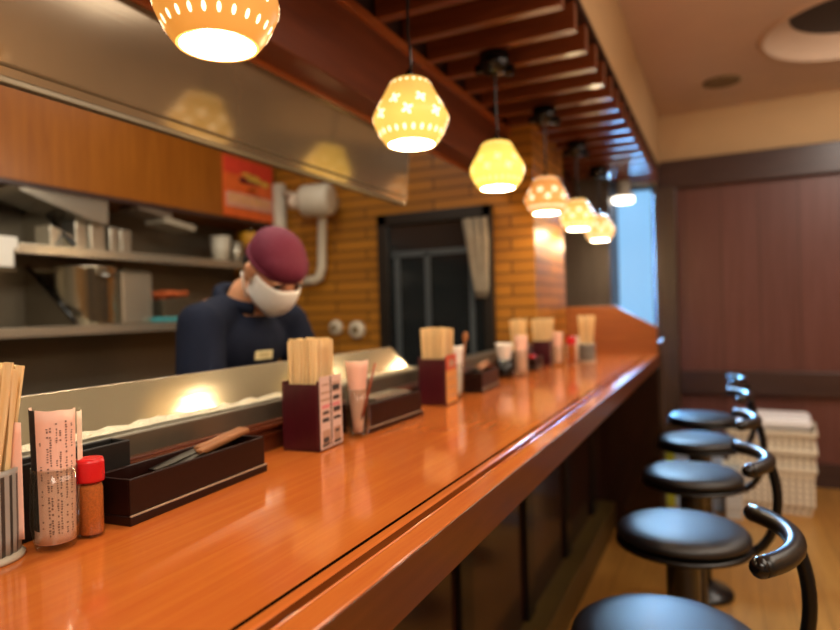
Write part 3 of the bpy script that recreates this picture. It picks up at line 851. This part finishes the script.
# ------------------------------------------------------------------ shakers
def shaker(cx, cy, label, s=1.0):
    t = thing('spice_shaker', label, 'spice shaker', (cx, cy, 1.0), 0, 'red capped shakers'); r = .0152*s
    b = mb(); b.lathe([(r*.9, 0), (r, .003), (r, .062*s), (r*.85, .070*s), (r*.85, .074*s)], seg=32); b.build('jar', M['glass'], t)
    b = mb(); b.lathe([(r*.86, .004), (r*.93, .006), (r*.93, .060*s), (r*.80, .066*s)], seg=32); b.build('spice', M['spice'], t)
    b = mb(); b.lathe([(r*1.06, .069*s), (r*1.08, .072*s), (r*1.08, .092*s), (r*1.0, .0975*s), (r*.6, .0985*s)], seg=60, fn=lambda rr, a, k: rr*(1+.012*math.cos(30*a)) if k in (1, 2) else rr); b.build('cap', M['red'], t)
shaker(-.719, .5265, 'red capped glass shaker of orange spice beside the left menu glass')
shaker(-.640, 2.945, 'red capped shaker of orange spice near the far end of the counter', 1.35)

# black caddy behind the left glass
cd = thing('seasoning_caddy', 'black box standing behind the left glass and shaker', 'box', (-.795, .535, 1.0), math.radians(2))
b = mb(); b.box((0, 0, .004), (.04, .20, .008))
for sx in (-1, 1): b.box((sx*.018, 0, .048), (.004, .20, .096))
for sy in (-1, 1): b.box((0, sy*.098, .048), (.032, .004, .096))
b.build('caddy_body', M['blackmat'], cd, bevel=.002)

# ------------------------------------------------------------------ cutlery trays
def tray(cx, cy, rot, label, L=.297, W=.076, H=.061):
    t = thing('cutlery_tray', label, 'tray', (cx, cy, 1.0), rot, 'dark lacquer trays')
    b = mb(); th = .005
    b.box((0, 0, .006), (W, L, .012))
    for sx in (-1, 1): b.box((sx*(W/2-th/2-.003), 0, .036), (th, L-.006, H-.012+.0))
    for sy in (-1, 1): b.box((0, sy*(L/2-th/2-.003), .036), (W-.012, th, H-.012))
    b.build('tray_body', M['traywood'], t, bevel=.0015)
    b = mb(); b.box((W/2-.001, 0, .0128), (.003, L-.002, .0016)); b.build('edge_highlight', mat('tray_edge_highlight', '#b59a80', .3), t)  # pale strip paints a highlight along the plinth edge
    return t
def utensil(x, y, z, rz, pitch, label, L=.2, blade=.10):
    t = thing('serving_knife', label, 'utensil', (x, y, z)); t.rotation_euler = Euler((pitch, 0, rz))
    b = mb(); b.prism([(-.009, -blade), (.006, -blade), (.010, -blade*.7), (.010, 0), (-.010, 0), (-.011, -blade*.5)], 'Z', -.001, .001); b.build('blade', M['blade'], t)
    b = mb(); b.box((0, .055, .001), (.015, .12, .009), bev=.003); b.build('handle', M['handle'], t)
r1 = math.radians(3.8)
tray(-.746, .7125, r1, 'dark lacquer tray nearest the camera, holding wooden handled utensils')
utensil(-.750, .742, 1.056, .05, .12, 'utensil with dark flat blade and wooden handle in the nearest tray, lying in front')
utensil(-.764, .752, 1.058, .10, .09, 'utensil with wooden handle at the back of the nearest tray')
tray(-.748, 1.335, math.radians(-1), 'dark brown tray beside the pink paper glass, second tray from the camera', L=.275, H=.068)
b = mb()
for i in range(5): b.box((random.uniform(-.004, .004), random.uniform(-.006, .006), .002+i*.004), (.05, .17, .0035), RZ(random.uniform(-.05, .05)))
o = b.build('spoon_case', M['steel']); o.location = (-.75, 1.345, 1.052); tag(o, 'grey flat metal lids stacked in the second tray', 'lid')
tray(-.745, 2.01, math.radians(4), 'black tray with tan utensils beside the white paper glass, third tray from the camera', L=.22, H=.07)
utensil(-.742, 2.0, 1.066, .14, .10, 'tan wooden utensil on top of the third tray, in front')
utensil(-.756, 2.01, 1.074, .05, .08, 'tan wooden utensil on top of the third tray, behind the other')
tray(-.768, 2.72, math.radians(2), 'small dark tray before the farthest maroon box', L=.15, H=.05)
b = mb(); b.box((0, 0, .012), (.04, .05, .024), bev=.004); o = b.build('sauce_packet', M['red']); o.location = (-.76, 2.68, 1.040); tag(o, 'red packet lying in the small far tray', 'packet')

# ------------------------------------------------------------------ kitchen back
cabt = thing('wall_cabinet', 'long orange brown wooden cabinet above the kitchen shelves', 'cabinet', (-2.575, 0, 1.81))
b = mb(); b.box((0, .72, .42), (.345, 4.64, .84)); b.build('cabinet_body', M['cab'], cabt, bevel=.004)
b = mb(); b.box((.165, .72, -.008), (.012, 4.64, .02)); b.build('bottom_trim', M['darktrim'], cabt)
# poster
pt = thing('wall_poster', 'orange red poster with food picture at the right end of the wooden cabinet', 'poster', (-2.395, 2.79, 1.98))
b = mb(); b.box((0, 0, 0), (.008, .41, .33))
def pq(y0, y1, z0, z1, mi): b.mi = mi; b.box((.005, (y0+y1)/2, (z0+z1)/2), (.002, y1-y0, z1-z0))
pq(-.2, .2, .07, .162, 1); pq(-.2, .2, -.02, .04, 0); pq(-.19, .19, -.115, -.03, 3); pq(-.2, .2, -.16, -.11, 0)
b.mi = 2
for (yy, zz, r) in ((.05, .065, .045), (-.03, .05, .03), (.12, .055, .03)):
    b.lathe([(r, 0), (r*.8, .002), (.001, .003)], seg=14)
    for v in b.bm.verts[-14*3:]: pass
o = b.build('poster_sheet', [M['posterorange'], M['posterred'], M['posteryel'], M['posterpink'], M['posterdk']], pt)
pq_ = mb()
for (yy, zz, ry, rz_, mi) in ((.04, .062, .06, .024, 0), (-.05, .045, .04, .016, 1), (.13, .05, .035, .018, 0), (.0, .04, .09, .010, 1), (-.02, .08, .05, .01, 0)):
    pq_.mi = mi; vs = [pq_.bm.verts.new((.0075, yy+ry*math.cos(2*PI*i/16), zz+rz_*math.sin(2*PI*i/16))) for i in range(16)]; pq_.face(vs)
for i in range(9):
    pq_.mi = 0; yy = -.15+i*.037; pq_.box((.0065, yy, -.062), (.001, .012, .05))
pq_.build('poster_picture', [M['posteryel'], M['posterdk']], pt)

def shelf(z, y0, y1, label):
    t = thing('wall_shelf', label, 'shelf', (-2.58, (y0+y1)/2, z), 0, 'steel kitchen shelves')
    Ly = y1-y0
    b = mb(); b.box((0, 0, -.012), (.34, Ly, .008)); b.box((.167, 0, -.02), (.012, Ly, .04)); b.build('shelf_board', M['steel'], t, bevel=.003)
    b = mb()
    yb = 1.73-(y0+y1)/2
    for k in (0,):
        b.prism([(-.168, .0), (.165, .0), (.165, .012), (-.150, .26), (-.168, .26)], 'Y', yb-.004, yb+.004)
    b.build('side_panel', M['steeldark'], t)
    b = mb(); b.tube([(.166, yb, .008), (-.150, yb, .262)], .009, 8); b.build('side_bar', M['black'], t)
shelf(1.574, -1.2, 2.98, 'upper stainless kitchen shelf below the wooden cabinet')
shelf(1.250, -1.2, 2.98, 'lower stainless kitchen shelf with the stock pot')
# stuff on the upper shelf
def canister(y, z, w, d, h, label, m=None, lid=True, x=-2.53, group=None):
    t = thing('steel_canister', label, 'canister', (x, y, z), 0, group or 'square steel canisters')
    b = mb(); b.box((0, 0, h/2), (d, w, h)); b.build('canister_body', m or M['steel'], t, bevel=.006)
    if lid:
        b = mb(); b.box((0, 0, h+.006), (d*.9, w*.9, .012)); b.box((0, 0, h+.018), (.02, .03, .014)); b.build('lid', M['steeldark'], t, bevel=.003)
U = 1.575; LO = 1.251
canister(1.81, U, .055, .10, .125, 'tall steel canister on the upper shelf, leftmost of four', lid=False)
canister(1.885, U, .075, .11, .12, 'wide steel canister on the upper shelf, second from left', lid=False)
canister(1.972, U, .045, .10, .115, 'narrow steel canister on the upper shelf, third from left', lid=False)
canister(2.035, U, .060, .10, .11, 'steel canister on the upper shelf, rightmost of four', lid=False)
t = thing('slanted_bin', 'steel scoop bin leaning at the left of the upper shelf canisters', 'bin', (-2.53, 1.72, U))
b = mb(); b.prism([(-.05, 0), (.05, 0), (.05, .06), (-.05, .095)], 'X', -.05, .05); b.build('bin_body', M['steel'], t, bevel=.004)
def cup(y, z, r, h, m, label, x=-2.5, cat='cup', name='paper_cup', group='cups on the upper shelf'):
    t = thing(name, label, cat, (x, y, z), 0, group)
    b = mb(); b.lathe([(r*.78, 0), (r, h), (r*.92, h), (r*.72, .006), (.003, .005)], seg=24); b.build('cup_body', m, t)
    b = mb(); b.lathe([(r*.98, h-.004), (r*1.06, h), (r*1.0, h+.004)], seg=24, cap0=False, cap1=False); b.build('cup_rim', m, t)
cup(2.665, U, .055, .135, M['whitepl'], 'pale tall cup on the upper shelf left of the yellow one')
cup(2.79, U, .045, .11, M['steel'], 'grey cup on the upper shelf behind the cook')
t = thing('yellow_bowl', 'yellow bowl hanging just below the orange poster', 'bowl', (-2.46, 2.86, 1.665))
b = mb(); b.lathe([(.03, 0), (.055, .03), (.065, .085), (.058, .085), (.048, .03), (.003, .01)], seg=24); b.build('bowl_body', M['yellow'], t)
b = mb(); b.tube([(0, 0, .08), (0, 0, .14)], .004, 8); b.build('hook', M['chrome'], t)
# magazines pinned below the cabinet
for k, (yy, zz, m_, lab) in enumerate(((2.16, 1.735, 'magpink', 'printed magazine tucked below the cabinet, upper left one'), (2.31, 1.69, 'vent2', 'pale folded paper tucked below the cabinet, lower right one'))):
    b = mb(); b.box((0, 0, 0), (.14, .20, .03), Rx(-.12), bev=.004); o = b.build('magazine', M[m_]); o.location = (-2.49, yy, zz+.045); tag(o, lab, 'magazine', 'papers below the cabinet')
# steel hood box below the cabinet on the left
t = thing('steel_tray', 'shallow grey steel box fixed under the cabinet at left', 'steel box', (-2.5, 1.70, 1.74))
b = mb(); b.prism([(-.20, .062), (.20, .062), (.20, -.055), (.10, -.040), (-.18, .035)], 'X', -.12, .08); b.build('box_body', M['steel'], t, bevel=.004)
# lower shelf
t = thing('stock_pot', 'large steel stock pot on the lower kitchen shelf', 'pot', (-2.53, 1.86, LO))
b = mb(); b.lathe([(.118, 0), (.124, .008), (.124, .245), (.129, .25), (.118, .25), (.116, .01), (.003, .009)], seg=40); b.build('pot_body', M['potsteel'], t)
b = mb(); b.tube([(.124, -.035, .215), (.155, -.03, .21), (.155, .03, .21), (.124, .035, .215)], .006, 8); b.build('handle', M['chrome'], t)
canister(2.07, LO, .17, .15, .235, 'square steel canister with clip lid on the lower shelf', group='lower shelf canisters')
b = mb()
t = thing('food_basket', 'wire basket of orange food on the lower shelf', 'basket', (-2.52, 2.30, LO))
b = mb(); b.box((0, 0, .055), (.2, .22, .11), taper=1.08); b.build('basket_body', M['steeldark'], t, bevel=.006)
b = mb()
for i in range(24): b.ell((random.uniform(-.08, .08), random.uniform(-.095, .095), .115+random.uniform(0, .02)), (.02, .025, .015), seg=10, rings=6)
o = b.build('food_heap', M['carrot']); o.location = (-2.52, 2.30, LO+.012); tag(o, 'heap of orange pieces filling the wire basket', 'food', kind='stuff')
b = mb(); b.box((0, 0, .012), (.05, .17, .024), bev=.008); o = b.build('dish_cloth', M['teal']); o.location = (-2.432, 2.22, LO+.0); tag(o, 'folded teal cloth at the front edge of the lower shelf', 'cloth')
# towel on the upper shelf edge at the left
b = mb(); b.prism([(-.07, 0), (.008, 0), (.008, -.045), (-.0, -.045), (-.0, -.008), (-.07, -.008)], 'Y', -.10, .0)
b.prism([(.0095, -.0), (.0145, -.0), (.0145, -.115), (.0095, -.115)], 'Y', -.10, -.02)
o = b.build('hung_towel', M['white'], bevel=.003); o.location = (-2.402, 1.485, 1.592); tag(o, 'white towel over the upper shelf edge at the left of the photo', 'towel')
# dark rice cooker shapes on the range below
rg = thing('kitchen_range', 'dark steel kitchen range below the lower shelf', 'range', (-2.5, .9, 0))
b = mb(); b.box((0, 0, .40), (.46, 4.1, .80)); b.build('range_body', M['steeldark'], rg, bevel=.005)
b = mb()
for k in range(5): b.lathe([(.10, .80), (.10, .825), (.08, .825), (.08, .802)], c=(0, -1.5+k*.75, 0), seg=20)
b.build('burner_ring', M['blackmat'], rg)

# white water heater and pipes on the tiled wall
wh = thing('water_heater', 'white horizontal cylinder unit with pipes on the tiled wall behind the cook', 'water heater', (-2.03, 2.9, 1.90))
b = mb()
prof = [(.05, -.09), (.080, -.086), (.088, -.072), (.088, .072), (.080, .086), (.05, .09)]
b.lathe(prof, seg=32)
ob = b.build('tank', M['whitepl'], wh); ob.rotation_euler = (0, PI/2, .15); ob.location = (.02, 0, 0)
b = mb(); b.lathe([(.035, -.03), (.04, 0), (.035, .02)], seg=20); ob = b.build('end_cap', M['paperin'], wh); ob.rotation_euler = (0, PI/2, .15); ob.location = (-.115, -.02, 0)
b = mb(); b.tube([(.0, .08, -.05), (-.02, .1, -.12), (-.03, .1, -.36), (-.05, .1, -.42), (-.09, .1, -.435), (-.17, .1, -.44)], .026, 12); b.build('drain_pipe', M['whitepl'], wh)
b = mb(); b.tube([(-.32, .1, -.42), (-.32, .1, .14)], .04, 14); b.tube([(-.32, .1, .10), (-.1, .06, .04)], .014, 10); b.build('supply_pipe', M['whitepl'], wh)
b = mb(); b.box((.02, .10, .0), (.1, .104, .06)); b.build('wall_bracket', M['steel'], wh)
for (x, z, lab, r) in ((-2.0, 1.19, 'left round pale dial on the tiled wall', .042), (-1.86, 1.175, 'right round pale dial on the tiled wall', .05)):
    t = thing('wall_dial', lab + ' below the water heater', 'dial', (x, 3.048, z), 0, 'dials on the tiled wall'); t.rotation_euler = (PI/2, 0, 0)
    b = mb(); b.lathe([(r, 0), (r, .018), (r*.85, .028), (r*.5, .03)], seg=28); b.build('dial_body', M['whitepl'], t)
    b = mb(); b.lathe([(r*.4, .029), (r*.4, .038), (r*.2, .04)], seg=20); b.build('dial_centre', M['vent'], t)

# ------------------------------------------------------------------ cook
def remeshed(b, name, m, parent, voxel=.008, smooth=8, fac=.5):
    o = b.build(name, m)
    r = o.modifiers.new('r', 'REMESH'); r.mode = 'VOXEL'; r.voxel_size = voxel; r.use_smooth_shade = True
    s = o.modifiers.new('s', 'SMOOTH'); s.iterations = smooth; s.factor = fac
    dg = bpy.context.evaluated_depsgraph_get()
    me = bpy.data.meshes.new_from_object(o.evaluated_get(dg))
    old = o.data; o.modifiers.clear(); o.data = me; bpy.data.meshes.remove(old)
    if not me.materials: me.materials.append(m)
    for p in me.polygons: p.use_smooth = True
    if parent: o.parent = parent
    return o
PX, PY = -1.33, 1.47
cook = thing('person', 'person in navy shirt, burgundy cap and white mask bending over behind the counter', 'person', (PX, PY, 0))
V = Vector
head = V((.160, -.005, 1.396))     # local to the empty
HR = RZ(math.radians(-18)) @ Ry(math.radians(46)) @ Rx(math.radians(4))
def H(p): return head + HR @ V(p)
neck = V((.045, 0, 1.335)); 
shR = V((.05, -.190, 1.248)); shL = V((.06, .180, 1.246))
elR = V((.10, -.245, 1.02)); elL = V((.12, .235, 1.01))
wrR = V((.265, -.10, .985)); wrL = V((.275, .11, .985))
body = mb()
# torso under the clothes, neck, head
body.ell((-.06, 0, .93), (.10, .145, .13)); body.ell((-.03, 0, 1.08), (.09, .13, .14)); body.ell((.01, 0, 1.20), (.095, .155, .12), Ry(.25))
body.cone((.015, 0, 1.27), neck, .056, .050); body.cone(neck, H((-.02, 0, -.05)), .050, .050)
body.ell(H((-.015, 0, .03)), (.095, .074, .092), HR); body.ell(H((.015, 0, -.025)), (.075, .064, .088), HR)
body.ell(H((.045, 0, -.075)), (.042, .042, .040), HR)                         # jaw and chin
body.ell(H((.082, 0, -.020)), (.018, .012, .022), HR); body.ell(H((.080, 0, .012)), (.014, .012, .026), HR)   # nose
body.ell(H((.070, .028, .022)), (.018, .024, .010), HR); body.ell(H((.070, -.028, .022)), (.018, .024, .010), HR)  # brow
body.ell(H((.078, 0, -.066)), (.010, .022, .009), HR)                        # lips
for s in (-1, 1):
    body.ell(H((-.012, s*.076, -.012)), (.020, .010, .032), HR); body.ell(H((-.016, s*.082, .004)), (.016, .008, .018), HR)
for sh, el, wr in ((shR, elR, wrR), (shL, elL, wrL)):
    body.cone(V((.02, sh.y*.6, 1.275)), sh, .05, .05); body.cone(sh, el, .044, .036); body.cone(el, wr, .037, .026)
for s, wr in ((-1, wrR), (1, wrL)):
    d = V((.85, -s*.35, -.25)).normalized(); side = V((0, 0, 1)).cross(d).normalized() * s; up = d.cross(side).normalized()*(1 if s > 0 else -1)
    if up.z < 0: up = -up
    palm = wr + d*.05
    R3 = Matrix((d, side, up)).transposed()
    body.ell(palm, (.050, .038, .015), R3)
    for f, (off, ln) in enumerate(((-.028, .062), (-.0095, .074), (.0095, .070), (.028, .054))):
        a0 = wr + d*.088 + side*off; a1 = a0 + d*ln*.5 + side*off*.12 - up*ln*.12; a2 = a1 + d*ln*.30 - up*ln*.28; a3 = a2 + d*ln*.12 - up*ln*.26
        body.cone(a0, a1, .0088, .0082, 10); body.cone(a1, a2, .0082, .0076, 10); body.cone(a2, a3, .0076, .0068, 10)
    t0 = wr + d*.03 - side*.030; t1 = t0 + d*.030 - side*.018 - up*.006; t2 = t1 + d*.028 - side*.002 - up*.012
    body.cone(t0, t1, .012, .010, 10); body.cone(t1, t2, .010, .008, 10)
# legs
for s in (-1, 1):
    body.cone((-.07, s*.085, .88), (-.05, s*.095, .48), .078, .052); body.cone((-.05, s*.095, .48), (-.09, s*.10, .09), .052, .036)
    body.cone((-.09, s*.10, .045), (.07, s*.115, .035), .036, .03)
remeshed(body, 'body', M['skin'], cook, .0055, 5)
# shirt
sh_ = mb()
sh_.ell((-.055, 0, .93), (.118, .165, .13)); sh_.ell((-.03, 0, 1.07), (.112, .155, .14)); sh_.ell((.012, 0, 1.19), (.115, .175, .115), Ry(.25))
sh_.ell((.02, 0, 1.265), (.075, .115, .05), Ry(.3))
for sh, el in ((shR, elR), (shL, elL)):
    sh_.cone(V((.02, sh.y*.4, 1.275)), sh, .060, .060); sh_.cone(sh, sh.lerp(el, .62), .064, .066)
shirt = remeshed(sh_, 'shirt', M['navy'], cook, .009, 6)
b = mb()
ring = []
for i in range(22):
    a = math.radians(20 + 320*i/21); 
    ring.append(V((.030, 0, 1.318)) + Ry(.50) @ V((.070*math.cos(a), .072*math.sin(a), .004*math.cos(a*2))))
b.tube(ring, .019, 8); b.build('collar', M['navy'], shirt)
for nm, sh, el, wr in (('under_sleeve', shR, elR, wrR), ('under_sleeve', shL, elL, wrL)):
    b = mb(); b.tube([sh.lerp(el, .45), sh.lerp(el, .8), el, el.lerp(wr, .25), el.lerp(wr, .85)], [.052, .050, .048, .045, .034], 20); b.build(nm, M['sleeve'], cook)
b = mb(); b.ell((-.055, 0, .90), (.125, .17, .10))
for s in (-1, 1):
    b.cone((-.07, s*.085, .88), (-.05, s*.095, .48), .098, .070); b.tube([(-.05, s*.095, .48), (-.085, s*.10, .10)], [.070, .055], 20)
remeshed(b, 'trousers', M['trouser'], cook, .010, 5)
for s in (-1, 1):
    b = mb(); b.ell((.0, s*.108, .042), (.125, .048, .042)); b.ell((-.07, s*.105, .055), (.06, .044, .05)); remeshed(b, 'shoe', M['black'], cook, .007, 4)
# cap, mask, hair, eyes, tag
b = mb()
b.ell(H((-.014, 0, .048)), (.098, .080, .076), HR); b.ell(H((-.024, 0, .052)), (.088, .078, .070), HR); b.ell(H((-.055, 0, .03)), (.058, .066, .06), HR)
b.ell(H((.02, 0, .052)), (.074, .074, .055), HR)
cap = remeshed(b, 'head_cap', M['burg'], cook, .006, 5)
b = mb(); b.ell(H((-.110, .01, .005)), (.02, .022, .02), HR); b.build('cap_knot', M['burg'], cap)
b = mb(); ring = []
for i in range(28):
    a = 2*PI*i/28; ring.append(H((-.014+.097*math.cos(a), .0790*math.sin(a), .030+.004*math.cos(a))))
b.tube(ring, .006, 8, closed=True); b.build('cap_band', M['burg'], cap)
b = mb()
rows = []
for j in range(13):
    v = j/12; z = .016 - .141*v
    row = []
    for i in range(23):
        u = -1 + 2*i/22
        wdt = .070 - .014*v*v - (.022 if v > .8 else 0)*(v-.8)*5
        dep = .112 - .016*v - .030*v*v*v + .012*math.sin(PI*v) - .006*(1-v)**3
        x = -.005 + (dep) * (max(0, 1-abs(u)**2.1))**.55
        y_ = wdt*math.copysign(abs(u)**.85, u)
        zz = z - .012*abs(u)*(1-v) + .018*abs(u)*v
        row.append(b.bm.verts.new(H((x, y_, zz))))
    rows.append(row)
for j in range(12):
    for i in range(22):
        f = b.face([rows[j][i], rows[j][i+1], rows[j+1][i+1], rows[j+1][i]]); f.smooth = True
mk = b.build('face_mask', M['mask'], cook)
md = mk.modifiers.new('s', 'SOLIDIFY'); md.thickness = .003
for s in (-1, 1):
    mb().tube([H((.008, s*.072, -.022)), H((-.005, s*.082, -.005)), H((-.018, s*.086, .012))], .003, 6).build('ear_loop', M['mask'], mk)
    mb().tube([H((.008, s*.066, -.088)), H((-.01, s*.078, -.055)), H((-.026, s*.088, -.02))], .003, 6).build('ear_loop', M['mask'], mk)
b = mb(); b.ell(H((-.065, 0, -.01)), (.040, .068, .055), HR); b.ell(H((-.06, 0, -.035)), (.030, .058, .05), HR); b.build('hair', M['hair'], cook)
for s in (-1, 1):
    mb().ell(H((.074, s*.030, .008)), (.009, .013, .006), HR).build('eye', M['eye'], cook)
    mb().ell(H((.083, s*.031, .024)), (.006, .018, .004), HR).build('eyebrow', M['hair'], cook)
b = mb(); b.box((0, 0, 0), (.004, .062, .026), bev=.001); b.mi = 1; b.box((.0022, 0, .003), (.001, .04, .005)); b.box((.0022, 0, -.006), (.001, .03, .003))
o = b.build('name_tag', [M['tag'], M['tagline']], shirt); o.location = (.122, -.02, 1.155); o.rotation_euler = (0, .15, -.2)
# mixing bowl under the hands
t = thing('mixing_bowl', 'steel bowl on the worktop under the hands of the cook', 'bowl', (-1.0, 1.475, .916))
b = mb(); b.lathe([(.03, 0), (.06, .012), (.085, .045), (.088, .047), (.08, .045), (.056, .016), (.003, .006)], seg=32); b.build('bowl_body', M['steel'], t)

# ------------------------------------------------------------------ baskets by the far wall
def basket(x, y, z, w, d, h, m, label, rz=0, taper=1.08):
    t = thing('plastic_basket', label, 'basket', (x, y, z), rz, 'baskets by the far wall')
    b = mb(); b.box((0, 0, h/2), (w, d, h), taper=taper)
    top = max(b.bm.faces, key=lambda f: f.calc_center_median().z)
    r = bmesh.ops.inset_individual(b.bm, faces=[top], thickness=.012)
    bmesh.ops.translate(b.bm, verts=list(top.verts), vec=(0, 0, -h*.82))
    b.build('basket_body', m, t, bevel=.006)
    b = mb(); W, D = w*taper+.012, d*taper+.012
    for sx in (-1, 1): b.box((sx*W/2, 0, h-.012), (.016, D, .028))
    for sy in (-1, 1): b.box((0, sy*D/2, h-.012), (W+.016, .016, .028))
    b.build('rim', M['binrim'], t, bevel=.004)
    return t
bx_, by_ = .255, 4.46
basket(bx_, by_, 0, .41, .32, .285, M['bin'], 'cream grid plastic basket standing on the floor, bottom of the stack', -.08)
basket(bx_, by_, .20, .42, .33, .19, M['bin'], 'cream plastic basket nested in the stack, second from the floor', -.08)
basket(bx_, by_, .31, .42, .33, .19, M['bin'], 'cream plastic basket topmost of the stack, under the pale towel', -.08)
b = mb(); b.box((0, 0, .03), (.43, .34, .07), bev=.03); o = b.build('folded_towel', M['towel']); o.location = (bx_, by_, .505); o.rotation_euler = (0, 0, -.08); tag(o, 'pale folded towel lying on top of the basket stack', 'towel')
basket(.035, 4.17, 0, .085, .18, .30, M['bin2'], 'small white grid basket left of the cream basket stack', 0, 1.05)
cr = thing('storage_crate', 'pale blue plastic crate with yellow green end, behind the stools', 'crate', (-.20, 4.32, 0))
b = mb(); b.box((.045, 0, .175), (.27, .24, .35)); b.build('crate_body', M['crate'], cr, bevel=.008)
b = mb(); b.box((-.13, 0, .175), (.08, .24, .35)); b.build('crate_end', M['lime'], cr, bevel=.008)
b = mb(); b.box((.005, 0, .358), (.36, .26, .016)); b.build('crate_lid', M['crate'], cr, bevel=.004)

# ------------------------------------------------------------------ lights
def area(name, loc, rot, sx, sy, e, col):
    l = bpy.data.lights.new(name, 'AREA'); l.shape = 'RECTANGLE'; l.size = sx; l.size_y = sy; l.energy = e; l.color = col
    o = bpy.data.objects.new(name, l); COL.objects.link(o); o.location = loc; o.rotation_euler = rot; return o
wl = area('window_light', ((WX0+WX1)/2, YF-.02, 1.45), (PI/2-.06, 0, PI+math.radians(22)), .28, 1.3, 26, (.20, .52, 1.0))
wl.data.spread = math.radians(44)
al = area('alcove_light', (-.58, 4.55, 2.12), (math.radians(52), 0, PI+math.radians(18)), .25, .2, 9, (.40, .68, 1.0))
al.data.spread = math.radians(80)
area('room_light', (1.3, 1.6, 2.62), (0, 0, 0), 1.2, 2.6, 40, (1, .89, .74))
area('near_fill_light', (.5, -.7, 2.60), (math.radians(-12), math.radians(12), 0), 1.2, .9, 46, (1, .90, .76))  # added fill behind the camera, lifts what faces it
area('ceiling_fill_light', (1.7, 1.4, 1.7), (PI, 0, 0), .6, 2.4, 33, (1, .92, .82))  # added unseen fill aimed upwards to brighten the ceiling
area('far_light', (1.2, 3.6, 2.60), (math.radians(25), 0, 0), .6, .6, 22, (1, .90, .80))
area('kitchen_light', (-1.25, .9, 1.98), (0, math.radians(50), 0), .2, 2.4, 15, (1, .92, .76))
area('kitchen_ceiling_light', (-1.7, 1.3, 2.62), (0, 0, 0), .4, 2.4, 12, (1, .92, .76))

W_ = bpy.data.worlds.new('world'); SC.world = W_; W_.use_nodes = True
W_.node_tree.nodes['Background'].inputs[0].default_value = (.10, .075, .05, 1)
W_.node_tree.nodes['Background'].inputs[1].default_value = .5

# ------------------------------------------------------------------ camera
yaw, pitch, roll = .449, -.0062, -.0279
cy, sy, cp, sp = math.cos(yaw), math.sin(yaw), math.cos(pitch), math.sin(pitch)
fwd = Vector((-sy*cp, cy*cp, sp)); r0 = Vector((cy, sy, 0)); u0 = r0.cross(fwd)
right = r0*math.cos(roll) + u0*math.sin(roll); up = -r0*math.sin(roll) + u0*math.cos(roll)
cam = bpy.data.cameras.new('camera'); co = bpy.data.objects.new('camera', cam); COL.objects.link(co)
co.matrix_world = Matrix(((right.x, up.x, -fwd.x, 0), (right.y, up.y, -fwd.y, 0), (right.z, up.z, -fwd.z, CAMZ), (0, 0, 0, 1)))
cam.sensor_width = 36; cam.lens = 628*36/840
cam.clip_start = .02
cam.dof.use_dof = True; cam.dof.focus_distance = .78; cam.dof.aperture_fstop = 2.6
SC.camera = co
SC.view_settings.view_transform = 'Standard'
SC.view_settings.exposure = 0
SC.cycles.use_denoising = True
SC.cycles.sample_clamp_indirect = 6
SC.cycles.max_bounces = 8
